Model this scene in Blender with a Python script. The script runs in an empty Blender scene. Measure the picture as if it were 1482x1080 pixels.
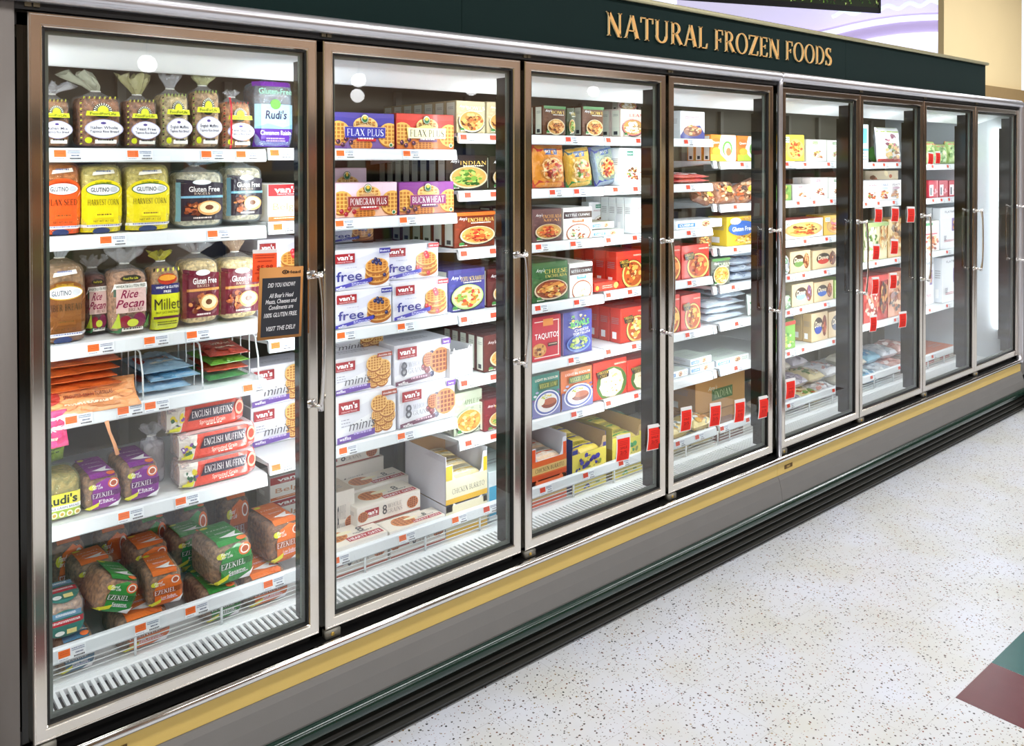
import bpy, bmesh, math, random
from mathutils import Vector, Matrix, noise

# ------------------------------------------------------------------ camera
CF, CX, CY, CZ, YAW, PITCH, ROLL, SY = 1230.1538, -0.43383, -2.26422, 1.79329, 0.70617, -0.01141, -0.00151, -293.218
fwd = Vector((math.sin(YAW)*math.cos(PITCH), math.cos(YAW)*math.cos(PITCH), math.sin(PITCH)))
rgt = Vector((math.cos(YAW), -math.sin(YAW), 0.0))
upv = rgt.cross(fwd)
rg2 = rgt*math.cos(ROLL) + upv*math.sin(ROLL)
up2 = -rgt*math.sin(ROLL) + upv*math.cos(ROLL)
CAM = Vector((CX, CY, CZ))
scene = bpy.context.scene
cam_data = bpy.data.cameras.new('camera')
cam = bpy.data.objects.new('camera', cam_data)
scene.collection.objects.link(cam)
cam.matrix_world = Matrix(((rg2.x, up2.x, -fwd.x, CX), (rg2.y, up2.y, -fwd.y, CY), (rg2.z, up2.z, -fwd.z, CZ), (0, 0, 0, 1)))
cam_data.sensor_width = 36.0
cam_data.lens = CF/1482*36
cam_data.shift_y = SY/1482
cam_data.clip_end = 200
scene.camera = cam

# ------------------------------------------------------------------ view, world, store lights
vs = scene.view_settings
vs.view_transform = 'Standard'; vs.look = 'None'; vs.gamma = 1.0; vs.exposure = 0.0
vs.use_curve_mapping = False
world = bpy.data.worlds.new('world'); scene.world = world; world.use_nodes = True
world.node_tree.nodes['Background'].inputs[0].default_value = (0.80, 0.78, 0.74, 1)
world.node_tree.nodes['Background'].inputs[1].default_value = 0.25

def area_light(name, loc, rot, sx, sy, power, col, parent=None):
    d = bpy.data.lights.new(name, 'AREA'); d.shape = 'RECTANGLE'; d.size = sx; d.size_y = sy
    d.energy = power; d.color = col
    o = bpy.data.objects.new(name, d); scene.collection.objects.link(o)
    o.location = loc; o.rotation_euler = rot
    if parent: o.parent = parent
    return o
LAMP_W, TOP_W = 4.8, 6
LAMP_ROWS = [(x, y) for x in (-3.5, 0.0, 3.5, 7.0, 10.5) for y in (-1.9, -5.6)] + [(9.3, -.5), (0.0, -8.0), (5.0, -8.0), (10.0, -8.0)]  # appended entries: unseen lamps added to brighten the right and reflected walls
for x, y in LAMP_ROWS:                       # the aisle's ceiling troffers, plus added fill lamps for the beige and far walls
    area_light('troffer_or_fill_light', (x, y, 4.42), (0, 0, 0), 2.4, 0.6, 95 if y == -.5 else 26 if y == -8.0 else 78, (.985, .985, 1.0))

# ------------------------------------------------------------------ helpers
def lin(c):
    if isinstance(c, str):
        c = c.lstrip('#'); c = [int(c[i:i+2], 16)/255 for i in (0, 2, 4)]
    return tuple((v/12.92 if v <= .04045 else ((v+.055)/1.055)**2.4) for v in c[:3])
MATS = {}
def mat(name, build):
    if name not in MATS:
        m = bpy.data.materials.new(name); m.use_nodes = True
        build(m, m.node_tree, m.node_tree.nodes, m.node_tree.links); MATS[name] = m
    return MATS[name]
def pm(name, col, rough=.5, metal=0.0, emit=0.0, var=0.0, vscale=30, bump=0.0, bscale=200, coat=0.0, spec=.5):
    def b(m, t, n, l):
        p = n['Principled BSDF']; c = lin(col)
        p.inputs['Base Color'].default_value = (*c, 1); p.inputs['Roughness'].default_value = rough
        p.inputs['Metallic'].default_value = metal; p.inputs['Coat Weight'].default_value = coat
        p.inputs['Specular IOR Level'].default_value = spec
        if emit: p.inputs['Emission Color'].default_value = (*c, 1); p.inputs['Emission Strength'].default_value = emit
        tc = n.new('ShaderNodeTexCoord')
        nz = n.new('ShaderNodeTexNoise'); nz.inputs['Scale'].default_value = vscale; l.new(tc.outputs['Object'], nz.inputs['Vector'])
        if var:
            mr = n.new('ShaderNodeMapRange'); mr.inputs[3].default_value = 1-var; mr.inputs[4].default_value = 1+var
            l.new(nz.outputs[0], mr.inputs[0])
            mx = n.new('ShaderNodeMix'); mx.data_type = 'RGBA'; mx.blend_type = 'MULTIPLY'; mx.inputs[0].default_value = 1
            mx.inputs[6].default_value = (*c, 1); l.new(mr.outputs[0], mx.inputs[7]); l.new(mx.outputs[2], p.inputs['Base Color'])
        if bump:
            nb = n.new('ShaderNodeTexNoise'); nb.inputs['Scale'].default_value = bscale; l.new(tc.outputs['Object'], nb.inputs['Vector'])
            bp = n.new('ShaderNodeBump'); bp.inputs['Strength'].default_value = bump; bp.inputs['Distance'].default_value = .002
            l.new(nb.outputs[0], bp.inputs['Height']); l.new(bp.outputs[0], p.inputs['Normal'])
    return mat(name, b)
def print_mat(name, rough=.45, coat=0.0, bump=0.0, bscale=60, alpha=False, spec=.4):
    """colour comes from the printed colour stored on the faces"""
    def b(m, t, n, l):
        p = n['Principled BSDF']; a = n.new('ShaderNodeAttribute'); a.attribute_name = 'ink'
        l.new(a.outputs['Color'], p.inputs['Base Color'])
        p.inputs['Roughness'].default_value = rough; p.inputs['Coat Weight'].default_value = coat
        p.inputs['Coat Roughness'].default_value = .12; p.inputs['Specular IOR Level'].default_value = spec
        if bump:
            tc = n.new('ShaderNodeTexCoord'); nz = n.new('ShaderNodeTexNoise'); nz.inputs['Scale'].default_value = bscale
            nz.inputs['Detail'].default_value = 3; nz.inputs['Distortion'].default_value = .6
            l.new(tc.outputs['Object'], nz.inputs['Vector'])
            bp = n.new('ShaderNodeBump'); bp.inputs['Strength'].default_value = bump; bp.inputs['Distance'].default_value = .014 if alpha else .006
            l.new(nz.outputs[0], bp.inputs['Height']); l.new(bp.outputs[0], p.inputs['Normal'])
        if alpha:
            tr = n.new('ShaderNodeBsdfTransparent'); mx = n.new('ShaderNodeMixShader')
            l.new(a.outputs['Alpha'], mx.inputs[0]); l.new(tr.outputs[0], mx.inputs[1]); l.new(p.outputs[0], mx.inputs[2])
            l.new(mx.outputs[0], n['Material Output'].inputs['Surface'])
    return mat(name, b)
M_CARD = print_mat('printed_carton', .42, 0.15)
M_BOARD = print_mat('printed_board', .7)
M_FILM = print_mat('printed_film', .3, .35, .8, 45)
M_CLEAR = print_mat('clear_film', .12, .8, 1.0, 38, alpha=True, spec=.8)
def bread_b(m, t, n, l):
    p = n['Principled BSDF']; a = n.new('ShaderNodeAttribute'); a.attribute_name = 'ink'
    tc = n.new('ShaderNodeTexCoord'); nz = n.new('ShaderNodeTexNoise'); nz.inputs['Scale'].default_value = 90; nz.inputs['Detail'].default_value = 6
    l.new(tc.outputs['Object'], nz.inputs['Vector'])
    mr = n.new('ShaderNodeMapRange'); mr.inputs[1].default_value = .35; mr.inputs[2].default_value = .65; mr.inputs[3].default_value = .4; mr.inputs[4].default_value = 1.15; l.new(nz.outputs[0], mr.inputs[0])
    mx = n.new('ShaderNodeMix'); mx.data_type = 'RGBA'; mx.blend_type = 'MULTIPLY'; mx.inputs[0].default_value = 1
    l.new(a.outputs['Color'], mx.inputs[6]); l.new(mr.outputs[0], mx.inputs[7]); l.new(mx.outputs[2], p.inputs['Base Color'])
    p.inputs['Roughness'].default_value = .8
    bp = n.new('ShaderNodeBump'); bp.inputs['Strength'].default_value = .5; bp.inputs['Distance'].default_value = .003
    l.new(nz.outputs[0], bp.inputs['Height']); l.new(bp.outputs[0], p.inputs['Normal'])
M_BREAD = mat('bread_crust', bread_b)

class MB:
    def __init__(s): s.v = []; s.f = []; s.c = []; s.m = []; s.sm = []
    def add(s, verts, faces, col=(.8, .8, .8), m=0, smooth=False, a=1.0):
        if isinstance(col, str): col = lin(col)
        o = len(s.v); s.v += [tuple(q) for q in verts]
        for f in faces:
            s.f.append(tuple(i+o for i in f)); s.c.append((*col[:3], a)); s.m.append(m); s.sm.append(smooth)
    def box(s, x0, x1, y0, y1, z0, z1, col=(.8, .8, .8), m=0, a=1.0):
        v = [(x0,y0,z0),(x1,y0,z0),(x1,y1,z0),(x0,y1,z0),(x0,y0,z1),(x1,y0,z1),(x1,y1,z1),(x0,y1,z1)]
        s.add(v, [(3,2,1,0),(4,5,6,7),(0,1,5,4),(2,3,7,6),(1,2,6,5),(3,0,4,7)], col, m, a=a)
    def bbox(s, x0, x1, y0, y1, z0, z1, b=.002, col=(.8,.8,.8), m=0):
        """box with chamfered edges"""
        bm = bmesh.new(); bmesh.ops.create_cube(bm, size=1)
        for v in bm.verts: v.co = ((x0+x1)/2+v.co.x*(x1-x0), (y0+y1)/2+v.co.y*(y1-y0), (z0+z1)/2+v.co.z*(z1-z0))
        bmesh.ops.bevel(bm, geom=bm.edges[:], offset=b, segments=2, affect='EDGES')
        s.bm(bm, col, m, True)
    def bm(s, bm, col, m=0, smooth=False):
        bm.verts.ensure_lookup_table()
        s.add([v.co[:] for v in bm.verts], [tuple(v.index for v in f.verts) for f in bm.faces], col, m, smooth); bm.free()
    def extrude_x(s, prof, x0, x1, col, m=0, closed=True, smooth=False, caps=True):
        """profile of (y, z) points swept along x"""
        n = len(prof); v = [(x0, y, z) for y, z in prof]+[(x1, y, z) for y, z in prof]
        k = n if closed else n-1
        f = [(i, (i+1) % n, (i+1) % n+n, i+n) for i in range(k)]
        s.add(v, f, col, m, smooth)
        if caps and closed: s.add(v[:n], [tuple(range(n))[::-1]], col, m); s.add(v[n:], [tuple(range(n))], col, m)
    def tube(s, pts, r, col, m=0, n=8, closed=False, smooth=True, cap=True):
        pts = [Vector(p) for p in pts]; rs = r if isinstance(r, (list, tuple)) else [r]*len(pts)
        rings = []; L = len(pts); prev = None
        for i, p in enumerate(pts):
            a = pts[(i-1) % L] if (closed or i > 0) else p; b = pts[(i+1) % L] if (closed or i < L-1) else p
            t = (b-a).normalized()
            if prev is None:
                q = Vector((0, 0, 1)) if abs(t.z) < .9 else Vector((1, 0, 0)); u = t.cross(q).normalized()
            else: u = (prev - t*prev.dot(t)).normalized()
            prev = u; w = t.cross(u)
            rings.append([p+u*math.cos(2*math.pi*k/n)*rs[i]+w*math.sin(2*math.pi*k/n)*rs[i] for k in range(n)])
        v = [q for rg in rings for q in rg]; f = []
        for i in range(L if closed else L-1):
            j = (i+1) % L
            f += [(i*n+k, i*n+(k+1) % n, j*n+(k+1) % n, j*n+k) for k in range(n)]
        if not closed and cap: f += [tuple(range(n))[::-1], tuple(range((L-1)*n, L*n))]
        s.add(v, f, col, m, smooth)
    def build(s, name, mats, parent=None, loc=None):
        me = bpy.data.meshes.new(name); me.from_pydata(s.v, [], s.f); 
        for mt in (mats if isinstance(mats, (list, tuple)) else [mats]): me.materials.append(mt)
        me.polygons.foreach_set('material_index', s.m); me.polygons.foreach_set('use_smooth', s.sm)
        at = me.color_attributes.new('ink', 'FLOAT_COLOR', 'CORNER'); buf = []
        for f, c in zip(s.f, s.c): buf += list(c)*len(f)
        at.data.foreach_set('color', buf); me.update()
        o = bpy.data.objects.new(name, me); scene.collection.objects.link(o)
        if parent: o.parent = parent
        if loc: o.location = loc
        return o
def empty(name, loc=(0,0,0), rz=0, parent=None):
    o = bpy.data.objects.new(name, None); scene.collection.objects.link(o); o.location = loc; o.rotation_euler = (0, 0, rz)
    o.empty_display_size = .05
    if parent: o.parent = parent
    return o
def tag(o, label=None, cat=None, group=None, kind=None):
    if label: o['label'] = label
    if cat: o['category'] = cat
    if group: o['group'] = group
    if kind: o['kind'] = kind
    return o
def copy_thing(o, parent=None):
    c = o.copy(); scene.collection.objects.link(c)
    if parent: c.parent = parent
    for ch in list(o.children): copy_thing(ch, c)
    return c
def ray(x, y): return fwd + rg2*((x-741)/CF) - up2*((y-540-SY)/CF)
def atY(x, y, Y):
    d = ray(x, y); return CAM + d*((Y-CY)/d.y)
def atZ(x, y, Z):
    d = ray(x, y); return CAM + d*((Z-CZ)/d.z)

# ------------------------------------------------------------------ lettering
_tc = {}
def sans(s, bold=0.0):
    k = (s, bold)
    if k not in _tc:
        cu = bpy.data.curves.new('t', 'FONT'); cu.body = s; cu.resolution_u = 2; cu.offset = bold; cu.size = 1.0
        o = bpy.data.objects.new('t', cu); scene.collection.objects.link(o)
        dg = bpy.context.evaluated_depsgraph_get()
        me = bpy.data.meshes.new_from_object(o.evaluated_get(dg))
        v = [(q.co.x, q.co.y) for q in me.vertices]; f = [tuple(p.vertices) for p in me.polygons]
        bpy.data.objects.remove(o); bpy.data.curves.remove(cu); bpy.data.meshes.remove(me)
        xs = [q[0] for q in v] or [0, 1]
        x0 = min(xs); _tc[k] = ([(x-x0, y) for x, y in v], f, max(xs)-x0)
    return _tc[k]
TK, TN, SF = .105, .045, .04
def _ring(cx, cy, rx, ry, a0, a1, tk=TK, tn=TN, n=14):
    """arc of an ellipse, thick at its sides and thin at top and bottom (angles in degrees)"""
    out = []
    P = []
    for i in range(n+1):
        a = math.radians(a0+(a1-a0)*i/n); c, s_ = math.cos(a), math.sin(a)
        P.append(((cx+rx*c, cy+ry*s_), (cx+(rx-tk)*c, cy+(ry-tn)*s_)))
    for i in range(n): out.append([P[i][0], P[i+1][0], P[i+1][1], P[i][1]])
    return out
def _st(x, y0, y1, w=TK, s0=True, s1=True):
    r = [[(x-w/2, y0), (x+w/2, y0), (x+w/2, y1), (x-w/2, y1)]]
    for on, y, d in ((s0, y0, 1), (s1, y1, -1)):
        if on: r.append([(x-w/2-SF*1.5, y), (x+w/2+SF*1.5, y), (x+w/2, y+d*SF*1.2), (x-w/2, y+d*SF*1.2)])
    return r
def _ln(x0, y0, x1, y1, w):
    return [[(x0-w/2, y0), (x0+w/2, y0), (x1+w/2, y1), (x1-w/2, y1)]]
def _sf(x, y, w, d): return [[(x-w/2-SF*1.4, y), (x+w/2+SF*1.4, y), (x+w/2, y+d*SF), (x-w/2, y+d*SF)]]
def _h(x0, x1, y, w=TN): return [[(x0, y-w/2), (x1, y-w/2), (x1, y+w/2), (x0, y+w/2)]]
def _beak(x, y, d): return [[(x-.05, y), (x+.02, y), (x+.045, y+d*.2), (x+.01, y+d*.2)]]
def _spine(pts, ws):
    out = []; P = []
    for i, (x, y) in enumerate(pts):
        a = pts[max(i-1, 0)]; b = pts[min(i+1, len(pts)-1)]; dx, dy = b[0]-a[0], b[1]-a[1]; L = math.hypot(dx, dy)
        P.append(((x-dy/L*ws[i]/2, y+dx/L*ws[i]/2), (x+dy/L*ws[i]/2, y-dx/L*ws[i]/2)))
    for i in range(len(P)-1): out.append([P[i][0], P[i+1][0], P[i+1][1], P[i][1]])
    return out
def _S():
    pts = []; ws = []
    for i in range(9):
        a = math.radians(20+(250-20)*i/8*1.0); pts.append((.27+.17*math.cos(a), .755+.215*math.sin(a))); ws.append(.05+.10*max(0, math.sin(math.radians(-70+i*22))))
    pts2 = []
    for i in range(9):
        a = math.radians(70-250*i/8); pts2.append((.27+.2*math.cos(a), .26+.235*math.sin(a)))
    ws2 = [.15, .15, .14, .12, .09, .06, .05, .05, .05]
    return _spine(pts+pts2, ws+ws2)+[[(.42, .97), (.45, .97), (.45, .76), (.42, .80)], [(.05, .02), (.08, .02), (.085, .2), (.05, .24)]]
GL = {
 'A': (.78, _ln(.10, 0, .38, 1, .06)+_ln(.68, 0, .40, 1, .16)+_h(.2, .56, .33)+_sf(.10, 0, .06, 1)+_sf(.68, 0, .14, 1)),
 'B': (.62, _st(.15, 0, 1)+_ring(.26, .745, .28, .255, -90, 90)+_ring(.26, .265, .32, .265, -90, 90)+_h(.1, .28, .97)+_h(.1, .28, .03)+_h(.1, .28, .51)),
 'C': (.70, _ring(.38, .5, .36, .52, 40, 320)+_beak(.65, .78, 1)),
 'D': (.76, _st(.15, 0, 1)+_ring(.26, .5, .46, .5, -90, 90)+_h(.1, .28, .97)+_h(.1, .28, .03)),
 'E': (.60, _st(.15, 0, 1)+_h(.1, .52, .97)+_h(.1, .54, .03)+_h(.15, .44, .52)+[[(.5, 1), (.54, 1), (.56, .78), (.53, .78)], [(.5, 0), (.55, 0), (.59, .24), (.55, .24)], [(.41, .62), (.44, .62), (.44, .42), (.41, .42)]]),
 'F': (.56, _st(.15, 0, 1)+_h(.1, .50, .97)+_h(.15, .42, .50)+[[(.48, 1), (.52, 1), (.54, .76), (.51, .76)], [(.39, .60), (.42, .60), (.42, .40), (.39, .40)]]),
 'G': (.76, _ring(.38, .5, .36, .52, 40, 330)+_st(.64, .06, .42, TK, False, True)+_beak(.65, .78, 1)),
 'H': (.80, _st(.15, 0, 1)+_st(.65, 0, 1)+_h(.2, .6, .52)),
 'I': (.32, _st(.16, 0, 1)),
 'J': (.42, _st(.25, .1, 1, TK, False, True)+_ring(.12, .1, .20, .22, -160, 0, .14, .05)),
 'K': (.74, _st(.15, 0, 1)+_ln(.22, .45, .60, 1, .06)+_ln(.64, 0, .34, .56, .16)+_sf(.60, 1, .06, -1)+_sf(.64, 0, .14, 1)),
 'L': (.58, _st(.15, 0, 1)+_h(.1, .52, .03)+[[(.48, 0), (.53, 0), (.57, .26), (.53, .26)]]),
 'M': (.96, _st(.15, 0, 1, .06)+_st(.81, 0, 1)+_ln(.48, 0, .17, 1, .14)+_ln(.48, 0, .79, 1, .06)),
 'N': (.82, _st(.15, 0, 1, .06)+_st(.68, 0, 1, .06, False)+_ln(.67, -.02, .13, 1, .17)+_sf(.12, 1, .1, -1)),
 'O': (.80, _ring(.40, .5, .38, .52, 0, 360, n=22)),
 'P': (.60, _st(.15, 0, 1)+_ring(.26, .72, .31, .28, -90, 90)+_h(.1, .28, .97)+_h(.1, .28, .46)),
 'Q': (.80, _ring(.40, .5, .38, .52, 0, 360, n=22)+_ln(.70, -.2, .42, .1, .12)),
 'R': (.70, _st(.15, 0, 1)+_ring(.26, .735, .30, .265, -90, 90)+_h(.1, .28, .97)+_h(.1, .28, .49)+_ln(.63, 0, .33, .5, .16)+_sf(.64, 0, .13, 1)),
 'S': (.50, _S()),
 'T': (.68, _st(.34, 0, 1)+_h(.04, .64, .97)+[[(.02, 1), (.06, 1), (.05, .76), (.02, .76)], [(.62, 1), (.66, 1), (.66, .76), (.63, .76)]]),
 'U': (.80, _st(.15, .3, 1, TK, False)+_st(.66, .3, 1, .06, False)+_ring(.385, .3, .31, .32, 180, 360, .12, .07)),
 'V': (.76, _ln(.38, 0, .10, 1, .16)+_ln(.38, 0, .66, 1, .06)+_sf(.10, 1, .14, -1)+_sf(.66, 1, .06, -1)),
 'W': (1.06, _ln(.33, 0, .10, 1, .15)+_ln(.33, 0, .54, 1, .06)+_ln(.74, 0, .54, 1, .15)+_ln(.74, 0, .95, 1, .06)+_sf(.10, 1, .14, -1)+_sf(.95, 1, .06, -1)),
 'X': (.74, _ln(.64, 0, .12, 1, .16)+_ln(.10, 0, .62, 1, .06)+_sf(.64, 0, .14, 1)+_sf(.1, 0, .06, 1)+_sf(.12, 1, .14, -1)+_sf(.62, 1, .06, -1)),
 'Y': (.72, _st(.36, 0, .48, TK, True, False)+_ln(.36, .44, .10, 1, .15)+_ln(.36, .44, .62, 1, .06)+_sf(.10, 1, .14, -1)+_sf(.62, 1, .06, -1)),
 'Z': (.66, _ln(.10, 0, .56, 1, .16)+_h(.05, .60, .97)+_h(.05, .62, .03)+[[(.04, 1), (.08, 1), (.07, .78), (.04, .78)], [(.58, 0), (.62, 0), (.65, .24), (.61, .24)]]),
}
def serif(s, bold=0.0):
    v = []; f = []; x = 0
    for ch in s:
        small = ch.islower()
        g = GL.get(ch.upper())
        if not g:
            x += .34; continue
        k = .78 if small else 1.0
        for poly in g[1]:
            o = len(v); v += [(x+px*k, py*k) for px, py in poly]; f.append(tuple(range(o, o+len(poly))))
        x += (g[0]+.05)*k
    return v, f, x

# ------------------------------------------------------------------ printed artwork
def clip(poly, u0=0.0, u1=1.0, v0=0.0, v1=1.0):
    for ax, s_, lim in ((0, 1, u0), (0, -1, -u1), (1, 1, v0), (1, -1, -v1)):
        out = []; n = len(poly)
        for i in range(n):
            a, b = poly[i], poly[(i+1) % n]; da, db = a[ax]*s_-lim, b[ax]*s_-lim
            if da >= 0: out.append(a)
            if (da >= 0) != (db >= 0):
                t = da/(da-db); out.append((a[0]+(b[0]-a[0])*t, a[1]+(b[1]-a[1])*t))
        poly = out
        if len(poly) < 3: return []
    return poly
class Art:
    """draws flat printed shapes in (u, v) in 0..1 on a surface given by a function f(u, v) -> (point, normal)"""
    def __init__(s, mb, fn, W, H, m=0, seed=1, step=.00022, curved=False):
        s.mb, s.fn, s.W, s.H, s.m, s.k, s.step, s.cv = mb, fn, W, H, m, 1, step, curved
        s.rng = random.Random(seed)
    def poly(s, pts, col, up=True):
        pts = clip(pts)
        if len(pts) < 3: return
        if up: s.k += 1
        if s.cv:
            us = [q[0] for q in pts]; ws = [q[1] for q in pts]; g = .125
            if max(us)-min(us) > .16 or max(ws)-min(ws) > .16:
                for i in range(int(min(us)/g), int(max(us)/g)+1):
                    for j in range(int(min(ws)/g), int(max(ws)/g)+1):
                        q = clip(pts, i*g, i*g+g, j*g, j*g+g)
                        if len(q) > 2: s.emit(q, col)
                return
        s.emit(pts, col)
    def emit(s, pts, col):
        v = []
        for u, w in pts:
            p, n = s.fn(u, w); v.append(Vector(p)+Vector(n)*s.step*s.k)
        nn = (v[1]-v[0]).cross(v[2]-v[0])
        idx = tuple(range(len(v)))
        if nn.dot(Vector(s.fn(pts[0][0], pts[0][1])[1])) < 0: idx = idx[::-1]
        s.mb.add(v, [idx], col, s.m)
    def R(s, u0, v0, u1, v1, col, grid=None):
        s.k += 1
        s.poly([(u0, v0), (u1, v0), (u1, v1), (u0, v1)], col, False)
        return s
    def E(s, cu, cv, ru, rv, col, n=18, rot=0.0, up=True, fan=True):
        if up: s.k += 1
        P = [(cu+ru*math.cos(2*math.pi*i/n), cv+rv*math.sin(2*math.pi*i/n)) for i in range(n)]
        s.poly(P, col, False)
        return s
    def C(s, cu, cv, r, col, n=14): return s.E(cu, cv, r/s.W, r/s.H, col, n)
    def T(s, txt, cu, cv, h, col, font='sans', w=None, slant=0.0, arc=0.0, bold=.01, rot=0.0, flip=False):
        """centred text, cap height h and width w as fractions of the panel"""
        v, f, L = (serif if font == 'serif' else sans)(txt, 0 if font == 'serif' else bold)
        cap = 1.0 if font == 'serif' else .72
        sy = h*s.H/cap; sx = sy*.95 if w is None else w*s.W/L
        s.k += 1; cr, sr = math.cos(rot), math.sin(rot)
        for fc in f:
            P = []
            for i in fc:
                x, y = v[i]; x = (x-L/2)*sx; y = (y-cap/2)*sy; x += slant*y
                if arc: t = x/(L*sx/2); y += arc*s.H*(1-t*t)
                x, y = x*cr-y*sr, x*sr+y*cr
                P.append((cu+x/s.W, cv+y/s.H))
            s.poly(P, col, False)
        return s
    def small(s, cu, cv, w, col='6a6a70', rows=2, h=.02, gap=.035):
        """rows of tiny unreadable print, as dashes"""
        for r in range(rows):
            x = cu-w/2
            s.k += 1
            while x < cu+w/2-.01:
                L = s.rng.uniform(.012, .05); s.poly([(x, cv-r*gap), (min(x+L, cu+w/2), cv-r*gap), (min(x+L, cu+w/2), cv-r*gap+h), (x, cv-r*gap+h)], col, False); x += L+.012
        return s
    def waffle(s, cu, cv, r, col='e2a04e', dark='b26a24', sq=.72, thick=0, tilt=1.0, cells=6):
        ru, rv = r/s.W, r*sq/s.H
        if thick: s.E(cu, cv-thick/s.H, ru, rv, 'a8642a', 22)
        s.E(cu, cv, ru, rv, 'f0c070' if col == 'e2a04e' else col, 22)
        s.E(cu, cv, ru*.93, rv*.93, col, 22)
        s.k += 1; n = min(cells, 3)
        for i in range(-n, n+1):
            for j in range(-n, n+1):
                x, y = i/n*1.0, j/n*1.0
                if x*x+y*y < .72:
                    q = .36/n; s.poly([(cu+(x-q)*ru, cv+(y-q)*rv), (cu+(x+q)*ru, cv+(y-q)*rv), (cu+(x+q)*ru, cv+(y+q)*rv), (cu+(x-q)*ru, cv+(y+q)*rv)], dark, False)
        return s
    def berries(s, pts, r, col, hi):
        for u, v in pts: s.C(u, v, r, col, 10); s.C(u-r*.3/s.W, v+r*.3/s.H, r*.35, hi, 6)
        return s
    def blobs(s, cu, cv, ru, rv, cols, n=24, size=.2, k=6):
        for i in range(n):
            a = s.rng.uniform(0, 6.283); q = math.sqrt(s.rng.random())*.85
            c = cols[s.rng.randrange(len(cols))]; z = size*s.rng.uniform(.6, 1.3)
            x, y = cu+q*ru*math.cos(a), cv+q*rv*math.sin(a)
            th = s.rng.uniform(0, 3.14); e = s.rng.uniform(.4, 1)
            P = [(x+z*ru*(math.cos(t)*math.cos(th)-e*math.sin(t)*math.sin(th)), y+z*rv*(math.cos(t)*math.sin(th)+e*math.sin(t)*math.cos(th))) for t in [6.283*i2/k for i2 in range(k)]]
            s.k += 1 if i % 3 == 0 else 0
            s.k += 0; s.poly(P, c, False)
            s.k += .2
        return s
    def bowl(s, cu, cv, ru, rv, rim, inner, cols, n=26, size=.22):
        s.E(cu, cv-.06*rv, ru*1.03, rv*1.05, '30302c', 22); s.E(cu, cv, ru, rv, rim, 24); s.E(cu, cv+.01, ru*.92, rv*.90, inner, 22)
        return s.blobs(cu, cv, ru*.86, rv*.82, cols, n+26, size)
def plane_fn(o, U, V, N):
    o, U, V, N = Vector(o), Vector(U), Vector(V), Vector(N)
    return lambda u, v: (o+U*u+V*v, N)
# ------------------------------------------------------------------ materials of the place
M_STEEL = pm('polished_steel', 'e6e0d6', .13, 1.0, var=.06, vscale=8)
M_CHROME = pm('chrome', 'e8e6e4', .07, 1.0, var=.02)
M_ALU = pm('satin_aluminium', 'dcdce2', .28, .85, var=.03)
M_HINGE = pm('dull_hinge_metal', '7d7a70', .5, .6, var=.1)
M_BLACK = pm('black_rubber', '0a0a0a', .45, bump=.05)
M_BLACKGLOSS = pm('dark_mullion_plastic', '17160f', .12, var=.1)
M_SPACER = pm('grey_green_spacer', '6f7a72', .3, .6, var=.05)
M_WHITE = pm('white_enamel', 'e9ecee', .35, var=.02)
M_RAIL = pm('white_price_rail', 'dfe4e8', .35, var=.01)
M_WIRE = pm('white_coated_wire', 'e6ebec', .35, var=.01)
M_LINER = pm('freezer_liner', '6f6856', .5, var=.08, vscale=5)
M_ROOFLINER = pm('freezer_top_liner', '7d7868', .4, var=.05)
M_SLOT = pm('grille_grey', '3d3b30', .5, var=.06)
M_YELLOW = pm('yellow_trim_panel', 'd2b462', .42, var=.05, vscale=6)
M_GREY = pm('grey_base_panel', '706e6b', .5, var=.06, vscale=7, bump=.05)
M_GREEN = pm('dark_green_bumper', '06281e', .2, coat=.3, var=.08)
M_KICK = pm('black_ribbed_kick_plate', '1c1d18', .38, var=.15)
M_FASCIA = pm('dark_green_fascia', '0a201e', .7, var=.10, vscale=3, spec=.12)
M_TRIM = pm('cream_fascia_trim', 'bdb893', .3, .5, var=.05)
M_GOLD = pm('gold_letter_face', 'e0a85c', .45, .0, var=.06, vscale=20)
M_GOLDL = pm('gold_letter_edge', 'fbe8b4', .4, .0, var=.05)
M_LAMP = pm('fluorescent_tube', 'f4fbff', .4, emit=4)
M_POST = pm('taupe_end_panel', '77706a', .5, var=.05, vscale=4)
M_WALL = pm('beige_wall', 'ecd6a4', .7, var=.03, vscale=2)
M_CEIL = pm('white_ceiling', 'd8d2c6', .8, var=.04, vscale=1)
def glass_b(m, t, n, l):
    n.remove(n['Principled BSDF'])
    lw = n.new('ShaderNodeLayerWeight'); lw.inputs[0].default_value = .5
    pw = n.new('ShaderNodeMath'); pw.operation = 'POWER'; l.new(lw.outputs['Facing'], pw.inputs[0]); pw.inputs[1].default_value = 4.0
    ma = n.new('ShaderNodeMath'); ma.operation = 'MULTIPLY_ADD'; l.new(pw.outputs[0], ma.inputs[0]); ma.inputs[1].default_value = .85; ma.inputs[2].default_value = .10
    tr = n.new('ShaderNodeBsdfTransparent'); tr.inputs[0].default_value = (.95, .97, .96, 1)
    gl = n.new('ShaderNodeBsdfGlossy'); gl.inputs['Roughness'].default_value = .015
    tc = n.new('ShaderNodeTexCoord'); nz = n.new('ShaderNodeTexNoise'); nz.inputs['Scale'].default_value = 2.0; l.new(tc.outputs['Object'], nz.inputs['Vector'])
    bp = n.new('ShaderNodeBump'); bp.inputs['Strength'].default_value = .25; bp.inputs['Distance'].default_value = .004; l.new(nz.outputs[0], bp.inputs['Height']); l.new(bp.outputs[0], gl.inputs['Normal'])
    mx = n.new('ShaderNodeMixShader'); l.new(ma.outputs[0], mx.inputs[0]); l.new(tr.outputs[0], mx.inputs[1]); l.new(gl.outputs[0], mx.inputs[2])
    l.new(mx.outputs[0], n['Material Output'].inputs['Surface'])
M_GLASS = mat('door_glass', glass_b)
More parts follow.
